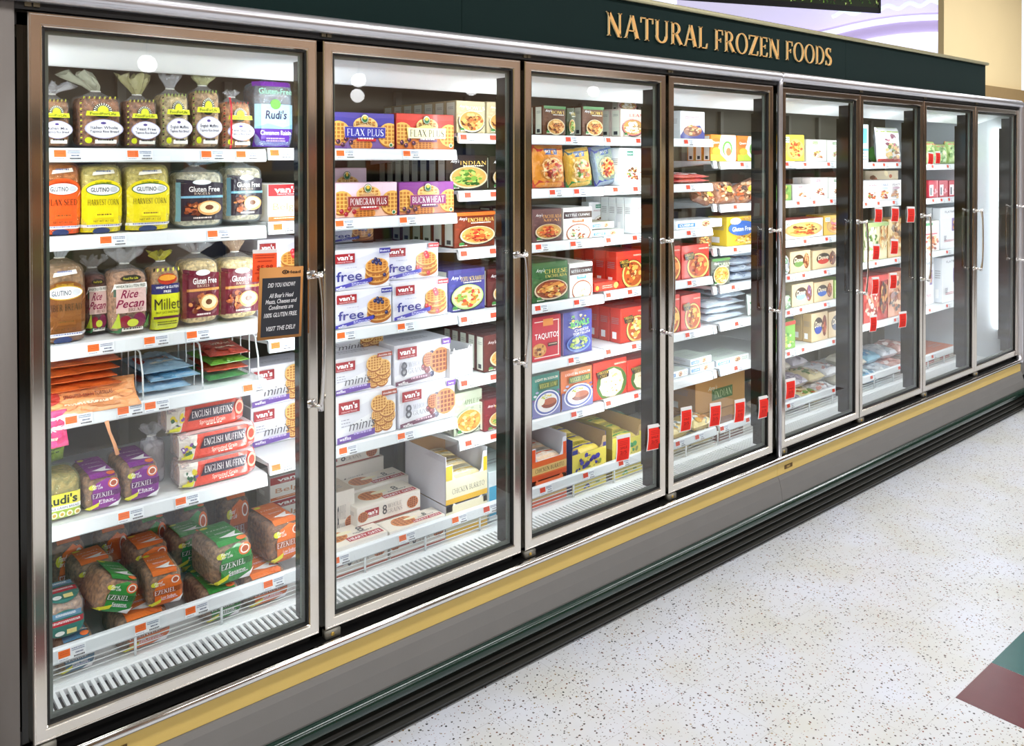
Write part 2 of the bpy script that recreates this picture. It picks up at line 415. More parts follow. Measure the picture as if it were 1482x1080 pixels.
def floor_b(m, t, n, l):
    p = n['Principled BSDF']; tc = n.new('ShaderNodeTexCoord')
    p.inputs['Roughness'].default_value = .28; p.inputs['Specular IOR Level'].default_value = .45
    base = n.new('ShaderNodeTexNoise'); base.inputs['Scale'].default_value = 3.1; l.new(tc.outputs['Object'], base.inputs['Vector'])
    cr = n.new('ShaderNodeValToRGB'); cr.color_ramp.elements[0].position = .3; cr.color_ramp.elements[0].color = (*lin('c8c9c4'), 1); cr.color_ramp.elements[1].position = .7; cr.color_ramp.elements[1].color = (*lin('d0d4de'), 1)
    l.new(base.outputs[0], cr.inputs[0]); cur = cr.outputs[0]
    # chips of coloured stone
    dn = n.new('ShaderNodeTexNoise'); dn.inputs['Scale'].default_value = 160; l.new(tc.outputs['Object'], dn.inputs['Vector'])
    vm = n.new('ShaderNodeVectorMath'); vm.operation = 'MULTIPLY_ADD'; l.new(dn.outputs['Color'], vm.inputs[0]); vm.inputs[1].default_value = (.006, .006, 0); l.new(tc.outputs['Object'], vm.inputs[2])
    for sc, th, cols in ((62, .21, ('3a2d2a', '7c4a3c', '5b5754', '8f7b54')), (110, .22, ('5a4a44', '9a6a50', '8a8a8c', '6b6258')), (40, .15, ('201c1c', '40302c', '4b2a24', '2c3430'))):
        vo = n.new('ShaderNodeTexVoronoi'); vo.inputs['Scale'].default_value = sc; vo.inputs['Randomness'].default_value = 1; l.new(vm.outputs[0], vo.inputs['Vector'])
        lt = n.new('ShaderNodeMath'); lt.operation = 'LESS_THAN'; l.new(vo.outputs['Distance'], lt.inputs[0]); lt.inputs[1].default_value = th
        sp = n.new('ShaderNodeSeparateColor'); l.new(vo.outputs['Color'], sp.inputs[0])
        r = n.new('ShaderNodeValToRGB'); r.color_ramp.interpolation = 'CONSTANT'
        for i, c in enumerate(cols):
            e = r.color_ramp.elements[i] if i < 2 else r.color_ramp.elements.new(i/4)
            e.position = i/4; e.color = (*lin(c), 1)
        l.new(sp.outputs[0], r.inputs[0])
        g = n.new('ShaderNodeMath'); g.operation = 'GREATER_THAN'; l.new(sp.outputs[1], g.inputs[0]); g.inputs[1].default_value = .35
        mu = n.new('ShaderNodeMath'); mu.operation = 'MULTIPLY'; l.new(lt.outputs[0], mu.inputs[0]); l.new(g.outputs[0], mu.inputs[1])
        mx = n.new('ShaderNodeMix'); mx.data_type = 'RGBA'; l.new(mu.outputs[0], mx.inputs[0]); l.new(cur, mx.inputs[6]); l.new(r.outputs[0], mx.inputs[7]); cur = mx.outputs[2]
    # tile joints every 0.305 m
    sx = n.new('ShaderNodeSeparateXYZ'); l.new(tc.outputs['Object'], sx.inputs[0]); js = []
    for ax, off in ((0, 2.515), (1, -1.08)):
        a = n.new('ShaderNodeMath'); a.operation = 'SUBTRACT'; l.new(sx.outputs[ax], a.inputs[0]); a.inputs[1].default_value = off
        d = n.new('ShaderNodeMath'); d.operation = 'PINGPONG'; l.new(a.outputs[0], d.inputs[0]); d.inputs[1].default_value = .1525
        c = n.new('ShaderNodeMath'); c.operation = 'LESS_THAN'; l.new(d.outputs[0], c.inputs[0]); c.inputs[1].default_value = .0008; js.append(c)
    mxx = n.new('ShaderNodeMath'); mxx.operation = 'MAXIMUM'; l.new(js[0].outputs[0], mxx.inputs[0]); l.new(js[1].outputs[0], mxx.inputs[1])
    k = n.new('ShaderNodeMath'); k.operation = 'MULTIPLY'; l.new(mxx.outputs[0], k.inputs[0]); k.inputs[1].default_value = .4
    mx = n.new('ShaderNodeMix'); mx.data_type = 'RGBA'; l.new(k.outputs[0], mx.inputs[0]); l.new(cur, mx.inputs[6]); mx.inputs[7].default_value = (*lin('8a8578'), 1)
    l.new(mx.outputs[2], p.inputs['Base Color'])
M_FLOOR = mat('speckled_vinyl_tile', floor_b)
M_MAROON = pm('maroon_tile', '5e2a30', .25, var=.08, vscale=20)
M_TEAL = pm('dark_teal_tile', '1e5652', .25, var=.08, vscale=20)

# ------------------------------------------------------------------ the room
def struct(o): o['kind'] = 'structure'; return o
b = MB(); b.box(-9, 30, -9, 16, -.05, 0, 'd0d0d0'); struct(b.build('floor', M_FLOOR))
for k, bx in enumerate((0.075, 2.515, 4.955)):
    for i in range(3):
        for j in range(3):
            b = MB(); x = bx+.305*i; y = -1.08-.305*j
            b.box(x+.0008, x+.3042, y-.3042, y-.0008, 0, .0006, '600000')
            struct(b.build('floor_tile', M_TEAL if (i+j) % 2 else M_MAROON))
b = MB(); b.box(-9, 30, -9, 16, 6.2, 6.3); struct(b.build('ceiling', M_CEIL))
b = MB(); b.box(-9, 30, -9.1, -9, 0, 6.2); struct(b.build('wall_front', pm('brown_beige_wall', 'b3937a', .7, var=.08, vscale=.8)))
b = MB(); b.box(-9.1, -9, -9, 16, 0, 6.2); struct(b.build('wall_left', M_WALL))
# beige wall block behind the end of the run, and its darker band
ca, cb = atY(1366, 60, 1.6), atY(1478.5, 60, 1.6)
b = MB(); b.box(ca.x, cb.x, 1.6, 1.66, 0, 6.2)
struct(b.build('wall_right', M_WALL))
pb = atY(1450, 127, 1.57)
b = MB(); b.box(ca.x+.3, cb.x+.02, 1.55, 1.6, 0, pb.z, '8a7550'); struct(b.build('trim_1', pm('tan_wall_band', '9c8257', .6, var=.05)))
# lavender soffit with a white wavy neon line, far behind
B0 = atY(1190, 60, 5.6); bn = Vector((.80, -.60, 0)); bt = Vector((.6, .8, 0))   # plane roughly facing the aisle
def onB(x, y, off=0):
    d = ray(x, y); n_ = Vector((-fwd.x, -fwd.y, 0)).normalized(); p0 = B0+n_*off
    return CAM + d*((p0-CAM).dot(n_)/d.dot(n_))
def slab(name, px, off, th, m, curved=False):
    n_ = Vector((-fwd.x, -fwd.y, 0)).normalized(); F = [onB(x, y, off) for x, y in px]; K = [q-n_*th for q in F]
    b = MB(); n = len(F); b.add(F+K, [tuple(range(n))[::-1], tuple(range(n, 2*n))]+[(i, (i+1) % n, (i+1) % n+n, i+n) for i in range(n)], (.8, .8, .8)); return b.build(name, m)
struct(slab('wall_back', [(760, -60), (1500, -60), (1500, 420), (760, 420)], -.5, .1, pm('far_window_wall', 'eef4fb', .6, emit=.85)))
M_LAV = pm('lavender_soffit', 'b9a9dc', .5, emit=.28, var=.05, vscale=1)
arc = [(960+560*i/24, 132-111*math.sin(math.radians(90*min(1, i/20)))*.72) for i in range(25)]
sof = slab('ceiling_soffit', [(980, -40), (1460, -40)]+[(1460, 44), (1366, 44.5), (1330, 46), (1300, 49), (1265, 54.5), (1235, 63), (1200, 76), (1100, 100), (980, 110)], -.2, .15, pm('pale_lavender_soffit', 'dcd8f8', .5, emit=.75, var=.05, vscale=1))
struct(sof); 
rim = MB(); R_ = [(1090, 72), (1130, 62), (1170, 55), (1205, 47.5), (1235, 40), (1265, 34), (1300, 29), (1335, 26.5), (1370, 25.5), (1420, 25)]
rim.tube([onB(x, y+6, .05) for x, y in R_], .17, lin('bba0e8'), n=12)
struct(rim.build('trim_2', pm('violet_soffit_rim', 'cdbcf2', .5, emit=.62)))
rim = MB(); rim.tube([onB(x, y-1, .22) for x, y in R_], .05, lin('e6f4ff'), n=8)
rim.build('trim_3', pm('white_neon_line', 'f0faff', .5, emit=1.0))['kind'] = 'structure'
sq = MB(); P_ = []
for i in range(41):
    t = i/40; x = 1205+t*165; P_.append(onB(x, 22-20*t+3.2*math.cos(t*6.283*5.2)-1, .1))
sq.tube(P_, .035, lin('e8fbff'), n=6)
neon = sq.build('neon_tube', pm('white_neon_wave', 'e2fbff', .5, emit=1.0))
tag(neon, 'wavy white neon tube on the lavender soffit behind the freezers', 'neon light')
# hanging poster of plants
pa = onB(1000, 0, .1); q0 = atY(1002, 0, 3.0); dv = Vector((.93, -.37, 0)).normalized()
def poster_pt(x, y):
    d = ray(x, y); n_ = Vector((-dv.y, dv.x, 0)); return CAM+d*((q0-CAM).dot(n_)/d.dot(n_))
pr, pl = poster_pt(1275, 20), poster_pt(980, -1)
W_ = (pr-pl).length; H_ = 1.0
root = empty('hanging_poster', pl)
root.rotation_euler = (0, 0, math.atan2(dv.y, dv.x))
tag(root, 'dark bordered poster of green leafy plants hanging above the fascia', 'poster')
b = MB(); b.box(0, W_, 0, .03, 0, .055, '0a0a14'); b.box(0, .03, 0, .03, 0, H_, '0a0a14'); b.box(W_-.03, W_, 0, .03, 0, H_, '0a0a14'); b.box(0, W_, 0, .03, H_-.03, H_, '0a0a14')
b.build('poster_border', M_BOARD, root)
b = MB(); b.box(.02, W_-.02, .008, .025, .04, H_-.02, '182410'); A = Art(b, plane_fn((.03, .008, .055), (W_-.06, 0, 0), (0, 0, H_-.09), (0, -1, 0)), W_-.06, H_-.09, 0, 5)
A.R(0, 0, 1, 1, '1d2b0f'); rg = random.Random(4)
for i in range(800):
    u, v = rg.random(), rg.random()*.6; c = rg.choice(['5e9a2e', '86bb42', 'b4dc68', '3a641c', '223c12', 'c8ec8a', '4a3620'])
    A.poly([(u, v), (u+rg.uniform(-.006, .006), v+rg.uniform(.02, .06)), (u+.008, v+rg.uniform(.0, .03))], c, i % 40 == 0)
b.build('plant_picture', M_BOARD, root)

# across the aisle, behind the camera: seen only in the glass and the chrome
root = empty('gondola_shelving', (0, -5.0, 0)); tag(root, 'long dark stocked shelving unit across the aisle, seen in reflections', 'shelving unit')
b = MB()
b.box(-6, 13, -.9, -.6, 0, 1.95, '4a3a26'); b.box(-6, 13, -.6, .0, 0, .18, '2a251e')
for z in (.18, .55, .92, 1.29, 1.66): b.box(-6, 13, -.6, -.02, z, z+.03, '9a8a6a')
b.build('shelf_frame', M_BOARD, root)
b = MB(); rg = random.Random(9)
for z in (.21, .58, .95, 1.32, 1.69):
    x = -6
    while x < 12.9:
        w = rg.uniform(.08, .3); h = rg.uniform(.14, .3); c = lin(rg.choice(['8a2a1c', 'b8863a', '6a7a3a', 'c8b890', '3a4a7a', '7a4a2a', 'd8cfb8', '2f5a3a', '90402a', 'c06a2a']))
        b.box(x, x+w-.01, -.5, -.06, z, z+h, c); x += w
o = b.build('stocked_groceries', M_BOARD, root); o['kind'] = 'stuff'
b = MB(); b.box(-6, 13, -.75, -.6, 1.95, 2.25, '1c2a22'); b.build('header_board', M_BOARD, root)
for x, y in LAMP_ROWS:  # housings for the aisle troffers and the added wall lamps
    r_ = empty('ceiling_or_fill_light', (x, y, 4.44)); tag(r_, 'white rectangular ceiling light over the aisle or added to brighten a wall', 'ceiling light', 'ceiling lights over the aisle')
    b = MB(); b.box(-1.25, 1.25, -.34, .34, .0, .08, 'dddddd'); b.build('housing', M_WHITE, r_)
for x, y, z in ((3.93, -5.2, 2.60), (4.15, -5.6, 2.48), (5.6, -5.5, 2.62), (1.9, -5.2, 2.62), (7.5, -5.4, 2.7)):
    r_ = empty('pendant_lamp', (x, y, z)); tag(r_, 'round white pendant lamp seen only as a glint in the door glass', 'lamp', 'pendant lamps across the aisle')
    b = MB(); bm_ = bmesh.new(); bmesh.ops.create_uvsphere(bm_, u_segments=16, v_segments=8, radius=.07); b.bm(bm_, 'ffffff', 0, True); b.build('globe', pm('pendant_globe', 'ffffff', .4, emit=9), r_)
    b = MB(); b.tube([(0, 0, .07), (0, 0, 3.58)], .006, (.1, .1, .1)); b.build('cord', M_BLACK, r_)

# ------------------------------------------------------------------ the freezer cases
DX = [(0.0, .7489), (.7694, 1.5381), (1.5585, 2.3348), (2.3563, 3.1272), (3.204, 3.9571), (3.9629, 4.7209), (4.7321, 5.4851), (5.4899, 6.2398)]
Z0, Z1 = .40, 2.148
YS = .34                       # front of the shelves
CASES = [(-.026, 3.160, 0, 4), (3.160, 6.285, 4, 8)]
SHELF = {
 '1a': (.10, .735, [1.831, 1.585, 1.281, 1.088, .782]), '1b': (.738, .775, [1.832, 1.596, 1.217, .805]),
 '2a': (.80, 1.512, [1.839, 1.594, 1.203, .820]), '2b': (1.516, 2.31, [1.9, 1.677, 1.453, 1.2, .953, .722]),
 '3a': (1.516, 2.318, [1.9, 1.677, 1.453, 1.2, .955, .718]), '3b': (2.322, 3.10, [1.9, 1.679, 1.452, 1.207, .955, .722]),
 '4a': (2.322, 3.10, [1.9, 1.682, 1.459, 1.214, .959, .734]), '4b': (3.115, 3.16, [1.792, 1.573, 1.349, 1.154, .956, .73]),
 '5': (3.16, 4.0, [1.786, 1.566, 1.346, 1.154, .962, .732]), '6': (4.01, 4.79, [1.78, 1.535, 1.154, .764]),
 '7': (4.80, 5.56, [1.765, 1.528, 1.154, .768]), '8': (5.57, 6.25, [])}
ZB, ZBR = .345, .44             # basket floor, top of the basket rail
# physical runs of shelf: (x0, x1, [z], {tag px})
RUNS = [
 (0, -.02, .742, [(1.831, [(91, 220), (196, 220), (302, 222), (352, 222)]), (1.585, [(157, 345), (311, 338)]), (1.281, [(139, 500), (220, 489), (281, 478)]), (1.088, [(107, 600), (182, 588), (221, 580), (362, 556)]), (.782, [(183, 738), (265, 716)])]),
 (0, .748, 1.508, [(1.836, [(392, 219), (495, 218), (591, 218)]), (1.595, [(405, 327), (494, 324), (586, 319)]), (1.21, [(398, 500), (496, 484), (583, 472)]), (.812, [(396, 675), (499, 646), (583, 626)])]),
 (0, 1.516, 2.318, [(1.9, [(673, 198), (715, 198), (824, 201)]), (1.677, [(679, 282), (716, 281), (801, 277), (836, 276)]), (1.453, [(668, 365), (715, 362), (781, 356), (831, 351)]), (1.2, [(673, 458), (716, 452), (780, 443), (836, 435)]), (.955, [(668, 553), (716, 543), (828, 522)]), (.72, [(680, 632), (716, 623), (832, 598)])]),
 (0, 2.322, 3.112, [(1.9, [(876, 202), (925, 203), (994, 204)]), (1.679, [(892, 273), (921, 272), (997, 269)]), (1.455, [(879, 346), (920, 343), (998, 335)]), (1.21, [(876, 427), (913, 422), (999, 407)]), (.957, [(873, 510), (919, 500), (996, 484)]), (.727, [(882, 588), (922, 577)])]),
 (0, 3.116, 3.155, [(1.792, [(1034, 236)]), (1.573, [(1032, 300)]), (1.349, [(1037, 362)]), (1.154, [(1035, 418)]), (.956, [(1034, 473)]), (.73, [(1036, 537)])]),
 (1, 3.165, 3.876, [(1.788, [(1140, 237), (1075, 236)]), (1.568, [(1065, 297)]), (1.347, [(1065, 360)]), (1.154, [(1142, 401), (1062, 413)]), (.96, [(1142, 450), (1067, 468)]), (.731, [(1142, 509), (1066, 530)])]),
 (1, 3.880, 4.62, [(1.786, [(1166, 237), (1200, 238)]), (1.568, [(1153, 294), (1179, 292), (1204, 291)]), (1.347, [(1166, 349), (1197, 344)]), (1.154, [(1164, 397), (1195, 392)]), (.962, [(1160, 447), (1195, 441)]), (.732, [(1163, 503), (1207, 493)])]),
 (1, 4.625, 5.42, [(1.78, [(1265, 240), (1280, 240), (1299, 240)]), (1.535, [(1254, 295), (1272, 294), (1294, 292)]), (1.154, [(1268, 381), (1297, 375)]), (.764, [(1262, 470), (1296, 462)])]),
 (1, 5.425, 6.25, [(1.765, [(1350, 240), (1372, 240)]), (1.528, [(1351, 289), (1363, 288), (1374, 288)]), (1.154, [(1347, 366), (1371, 363)]), (.768, [(1346, 448), (1371, 441)])]),
]
rail_prof = [(YS, 0), (YS-.004, -.004), (YS-.010, -.036), (YS-.006, -.040), (YS+.004, -.036), (YS+.012, -.004), (YS+.012, 0)]
case_roots = []; shelf_parents = []
WHO = ['nearer freezer case with four glass doors of breads, waffles and frozen dinners', 'farther freezer case with four glass doors stocked past the case joint']
for ci, (xa, xb, d0, d1) in enumerate(CASES):
    root = empty('freezer_case', (xa, 0, 0)); case_roots.append(root); tag(root, WHO[ci], 'freezer')
    ox = xa
    def X(v): return v-ox
    # insulated shell
    b = MB()
    b.box(X(xa), X(xb), .98, 1.06, .20, 2.20); b.box(X(xa), X(xa)+.012, .05, .98, .20, 2.2) if ci == 0 else None
    b.box(X(xa), X(xb), .12, .98, 2.16, 2.2)
    b.build('liner', M_LINER, root)
    if ci:
        b = MB(); b.box(X(xb)-.02, X(xb)-.002, .05, .98, .20, 2.16); b.build('side_panel', pm('frosty_white_panel', 'dfe6ec', .75, var=.06, vscale=4), root)
    # punched shelf uprights on the back wall
    b = MB()
    x = xa+.1
    while x < xb: b.box(X(x), X(x)+.03, .955, .98, .35, 2.1); x += .39
    b.build('back_uprights', M_ROOFLINER, root)
    b = MB(); b.extrude_x([(.04, 2.135), (.10, 2.125), (.16, 2.10), (.30, 2.055), (.33, 2.055), (.33, 2.10), (.98, 2.14), (.98, 2.16), (.04, 2.16)], X(xa), X(xb), (.9, .9, .9))
    b.build('air_duct', M_WHITE, root)
    b = MB()
    for i in range(int((xb-xa)/.02)): b.box(X(xa)+.02*i+.004, X(xa)+.02*i+.012, .335, .36, 2.062, 2.072)
    b.build('duct_slots', M_SLOT, root)
    # lower deck
    b = MB(); b.box(X(xa), X(xb), .335, .98, .325, .343); b.build('deck_pan', M_WHITE, root)
    b = MB(); b.extrude_x([(.045, .372), (.045, .36), (.195, .343), (.195, .30), (.04, .30), (.04, .372)], X(xa), X(xb), (.5, .5, .5)); b.box(X(xa), X(xb), .19, .31, .29, .305); b.build('sill_plate', M_SLOT, root)
    b = MB(); b.extrude_x([(.300, .3425), (.306, .3445), (.328, .3445), (.333, .340), (.333, .325), (.300, .325)], X(xa), X(xb), (.9, .9, .9))
    x = xa+.01
    while x < xb-.01: b.box(X(x), X(x)+.0095, .192, .302, .334, .3435); x += .0195
    b.build('air_grille', M_WHITE, root)
    # wire fence with the basket price rail
    b = MB()
    for z in (.356, .370, .384, .397): b.tube([(X(xa)+.02, YS, z), (X(xb)-.02, YS, z)], .0016, (.9, .9, .9), n=5)
    x = xa+.10
    while x < xb: b.tube([(X(x), YS-.003, .3455), (X(x), YS-.003, .415)], .004, (.9, .9, .9), n=6); x += .257
    for i in range(int((xb-xa)/.03)):
        pass
    b.build('basket_wires', M_WIRE, root)
    b = MB(); b.extrude_x([(y, z+ZBR) for y, z in rail_prof], X(xa)+.015, X(xb)-.015, (.9, .9, .9)); br = b.build('price_rail', M_RAIL, root)
    # mullions, surround and lamps
    dl = DX[d0:d1]
    edges = [xa] + [(dl[i][1]+dl[i+1][0])/2 for i in range(3)] + [xb-.01 if ci == 0 else xb-.03]
    b = MB()
    b.extrude_x([(.060, 2.178), (.060, Z1-.03), (.030, Z1-.03), (.030, Z1+.004), (.004, Z1+.004), (.004, 2.178)], X(xa), X(xb), (.1, .1, .1))
    b.build('header_rail', M_BLACK, root); b = MB()
    b.box(X(xa), X(xb), .0315, .055, .399, Z0+.03)
    b.build('door_surround', M_BLACK, root)
    for k, e in enumerate(edges):
        inner = 0 < k < 4
        c0, c1 = (e-.034, e+.034) if inner else ((e, e+.05) if k == 0 else (e-.044 if ci else e-.030, e+.010))
        b = MB(); b.box(X(c0)+.008, X(c1)-.008, .030, .055, Z0-.03, Z1)
        b.box(X(c0), X(c1), .050, .105, .42, 2.09)
        b.box(X(c0)+.012, X(c1)-.012, .105, .125, .50, 2.02)
        if inner: b.tube([(X(e)-.012, .034, Z0+.1), (X(e)-.012, .034, Z1-.1)], .003, (.1, .1, .1), n=5)
        b.build('mullion', M_BLACKGLOSS, root)
        tb = MB()
        sx = .024 if inner else (.038 if k == 0 else .004)
        tb.tube([(X(e)+sx, .134, .56), (X(e)+sx, .134, 2.02)], .008, (1, 1, 1), n=8)
        if not (ci == 0 and k == 4): tb.build('lamp_tube', M_LAMP, root)
        if not (ci == 0 and k == 4): area_light('case_lamp', (X(e)+sx, .144, 1.29), (math.radians(90), 0, 0), .014, 1.44, LAMP_W*(1 if inner else (1.15 if ci and k == 0 else .8)), (.93, .98, 1.0), root)
    # canopy lamp behind the top of the doors
    area_light('canopy_lamp', ((xb-xa)/2, .10, 2.05), (math.radians(35), 0, 0), xb-xa-.1, .03, TOP_W, (.93, .98, 1.0), root)
    # doors
    for di in range(d0, d1):
        x0, x1 = DX[di]; fw, fb = .032, .036
        d = MB(); prof = [(0, .030), (0, .003), (.0025, 0), (.005, 0), (.006, .0008), (fw-.006, .0008), (fw-.005, 0), (fw-.0025, 0), (fw, .004), (fw, .024)]
        rings = []
        for cx_, cz_, sx_, sz_ in ((x0, Z0, 1, 1), (x1, Z0, -1, 1), (x1, Z1, -1, -1), (x0, Z1, 1, -1)):
            rings.append([(X(cx_)+sx_*o_, y_, cz_+sz_*o_*(fb/fw if cz_ == Z0 else .034/fw)) for o_, y_ in prof])
        n = len(prof); v = [q for r_ in rings for q in r_]
        f = [(i*n+k, i*n+k+1, ((i+1) % 4)*n+k+1, ((i+1) % 4)*n+k) for i in range(4) for k in range(n-1)]
        d.add(v, f, (.8, .8, .8))
        door = d.build('door', M_STEEL, root)
        g = MB(); gx0, gx1, gz0, gz1 = X(x0)+fw-.001, X(x1)-fw+.001, Z0+fb-.001, Z1-.033
        def ringbox(mb, t0, t1, y0, y1):
            a0, a1, c0_, c1_ = gx0+t0, gx1-t0, gz0+t0, gz1-t0; i0, i1, j0, j1 = gx0+t1, gx1-t1, gz0+t1, gz1-t1
            mb.box(a0, i0, y0, y1, c0_, c1_); mb.box(i1, a1, y0, y1, c0_, c1_); mb.box(i0, i1, y0, y1, c0_, j0); mb.box(i0, i1, y0, y1, j1, c1_)
        ringbox(g, 0, .006, .006, .040); g.build('gasket', M_BLACK, door)
        g = MB(); ringbox(g, .006, .016, .020, .030); g.build('glazing_spacer', M_SPACER, door)
        g = MB(); g.add([(gx0, .012, gz0), (gx1, .012, gz0), (gx1, .012, gz1), (gx0, .012, gz1)], [(0, 1, 2, 3)], (1, 1, 1)); g.build('glass_pane', M_GLASS, door)
        # handle
        hx = X(x1)-.018; h0, h1 = 1.085, 1.462
        g = MB()
        pts = []; rr = []
        for i in range(21):
            t = i/20; z = h0-.012+(h1-h0+.024)*t; e_ = abs(2*t-1)
            pts.append((hx-.002+.006*(1-(2*t-1)**2)+.004, -.052+.010*e_**4, z)); rr.append(.0048+.0045*e_**6)
        g.tube(pts, rr, (.8, .8, .8), n=10)
        for z in (h0, h1):
            g.tube([(hx-.006, .002, z), (hx-.006, -.03, z), (hx, -.048, z)], [.010, .0065, .006], (.8, .8, .8), n=10)
            g.bbox(hx-.018, hx+.008, -.003, .003, z-.012, z+.012, .0015)
        g.build('handle', M_CHROME, door)
        # lower hinge bracket and upper hinge pads
        g = MB(); g.bbox(X(x0)+.001, X(x0)+.05, .0, .028, Z0-.030, Z0-.004, .002); g.build('hinge_bracket', M_HINGE, door)
        g = MB(); g.tube([(X(x0)+.022, -.003, Z0-.016), (X(x0)+.022, .004, Z0-.016)], .006, lin('a88a40'), n=10); g.build('hinge_screw', pm('brass_screw', 'a88a40', .35, .8), door)
        g = MB()
        for q in (-.006, .012): g.box(X(x0)+q, X(x0)+q+.014, -.001, .01, Z1+.011, Z1+.024)
        g.build('hinge_pad', pm('hinge_pad_brass', '6a5f48', .5, .3), door)
    # outer metalwork
    b = MB()
    if ci == 0:
        cyl = [(-.008+.026*math.cos(a), 2.192+.024*math.sin(a)) for a in [math.pi*2*i/14 for i in range(14)]]
        b.extrude_x(cyl, X(xa)-.6, X(xb)-.006, (.9, .9, .9), smooth=True)
    else:
        b.tube([(X(xa)+.020, .0, .36), (X(xa)+.020, -.002, 2.15), (X(xa)+.020, -.006, 2.19)], .013, (.9, .9, .9), n=12)
        b.tube([(X(xa)+.022, -.008, 2.192), (X(6.235), -.008, 2.192), (X(6.256), -.006, 2.186), (X(6.264), -.004, 2.165), (X(6.264), -.004, .42), (X(6.262), -.006, .37), (X(6.24), -.01, .352)], .0235, (.9, .9, .9), n=14)
    b.build('top_rail', M_ALU, root)
    b = MB()
    b.extrude_x([(.030, .398), (.030, .372), (-.006, .370), (-.006, .362), (.04, .362), (.04, .398)], X(xa), X(xb), (.1, .1, .1)); b.build('sill_recess', M_BLACK, root)
    b = MB(); b.extrude_x([(-.006, .3705), (-.014, .3705), (-.020, .368), (-.024, .360), (-.022, .350), (-.014, .344), (-.004, .342), (.05, .342)], X(xa), X(xb), (.9, .9, .9), closed=False, smooth=True)
    b.build('sill_rail', M_CHROME, root)
    b = MB(); b.box(X(xa)+.001, X(xb)-.001, -.004, .05, .281, .343); b.build('trim_panel', M_YELLOW, root)
    b = MB(); b.box(X(xa)-.0+(.17 if ci == 0 else .062), X(xa)+(.235 if ci == 0 else .13), -.006, -.003, .300, .318, '5a4322')
    A = Art(b, plane_fn((X(xa)+(.17 if ci == 0 else .062), -.006, .300), (.066, 0, 0), (0, 0, .018), (0, -1, 0)), .066, .018); A.T('EMIK' if ci == 0 else 'EMIK', .5, .5, .6, 'c8a860', bold=.02)
    b.build('maker_plate', M_BOARD, root)
    b = MB(); b.extrude_x([(-.001, .280), (-.008, .278), (-.016, .262), (-.026, .22), (-.032, .172), (-.030, .160), (.05, .160), (.05, .280)], X(xa)+.001, X(xb)-.001, (.9, .9, .9), smooth=False)
    b.build('base_panel', M_GREY, root)
    b = MB(); b.extrude_x([(-.034, .166), (-.046, .160), (-.052, .148), (-.050, .132), (-.040, .120), (-.02, .116), (.02, .116), (.02, .166)], X(xa), X(xb)+(.03 if ci else 0), (.9, .9, .9), smooth=True)
    b.build('bumper', M_GREEN, root)
    pr_ = [(-.030, .116)]
    for z in (.098, .066, .034): pr_ += [(-.012, z+.012), (-.010, z+.006), (-.026, z), (-.030, z-.008), (-.028, z-.014)]
    pr_ += [(-.012, .010), (-.012, 0), (.05, 0), (.05, .116)]
    b = MB(); b.extrude_x(pr_, X(xa), X(xb)+(.02 if ci else 0), (.9, .9, .9)); b.build('kick_plate', M_KICK, root)
    b = MB(); b.box(X(xa)+.01, X(xb)-.01, .05, 1.05, 0, .20); b.build('plinth', M_BLACK, root)
    if ci == 0:
        b = MB(); b.bbox(X(-.125), X(-.0275), -.002, 1.06, 0, 2.19, .003); b.build('end_panel', M_POST, root)
    else:
        b = MB(); b.box(X(6.285), X(6.31), .0, 1.06, .16, 2.2); b.build('end_panel', M_GREY, root)
# shelves with their price rails and tags
def tag_mesh(seed, warm):
    rg = random.Random(seed); b = MB()
    b.box(-.036, .036, -.0012, 0, -.0155, .0155, 'eef2f6')
    A = Art(b, plane_fn((-.036, -.0012, -.0155), (.072, 0, 0), (0, 0, .031), (0, -1, 0)), .072, .031, 0, seed)
    A.R(.02, .30, .44, .93, 'f0702c' if warm else 'dc4a34'); A.small(.23, .72, .3, 'c04a18', 2, .05, .16)
    A.small(.72, .80, .46, '54678e', 2, .07, .15); A.small(.76, .38, .28, '3a4a70', 1, .10); A.small(.76, .10, .40, '1a1a20', 1, .12); A.small(.2, .12, .3, '8a90a0', 1, .06)
    return b
tag_src = {}
for ri, (ci, x0, x1, lv) in enumerate(RUNS):
    root = case_roots[ci]; ox = CASES[ci][0]
    x0c, x1c = max(x0, CASES[ci][0]+.014), min(x1, CASES[ci][1]-.014)
    for z, px in lv:
        s_ = MB(); s_.box(x0c-ox, x1c-ox, YS+.004, .94, z-.012, z-.001)
        for x in (x0c, x1c-.004): s_.add([(x-ox, YS+.02, z-.012), (x-ox, .96, z-.012), (x-ox, .96, z-.06), (x+.004-ox, YS+.02, z-.012), (x+.004-ox, .96, z-.012), (x+.004-ox, .96, z-.06)], [(0, 2, 1), (3, 4, 5), (0, 3, 5, 2), (1, 2, 5, 4), (0, 1, 4, 3)], (.8, .8, .8))
        sh = s_.build('shelf', M_WHITE, root)
        r_ = MB(); r_.extrude_x([(y, zz+z) for y, zz in rail_prof], x0c-ox, x1c-ox-.002, (.9, .9, .9)); r_.build('price_rail', M_RAIL, sh)
        for (tx, ty) in px:
            q = atY(tx, ty, YS-.008)
            xx = min(max(q.x+.012, x0c+.04), x1c-.04)
            if x1c-x0c < .1: continue
            key = (int(tx) % 4, q.x < 1.51)
            if key not in tag_src: tag_src[key] = tag_mesh(int(tx) % 4, q.x < 1.51).build('price_tag', M_BOARD, sh); o = tag_src[key]
            else: o = tag_src[key].copy(); scene.collection.objects.link(o); o.parent = sh
            o.location = (xx-ox, YS-.0085, z-.0195); o.rotation_euler = (math.radians(-9), 0, 0)
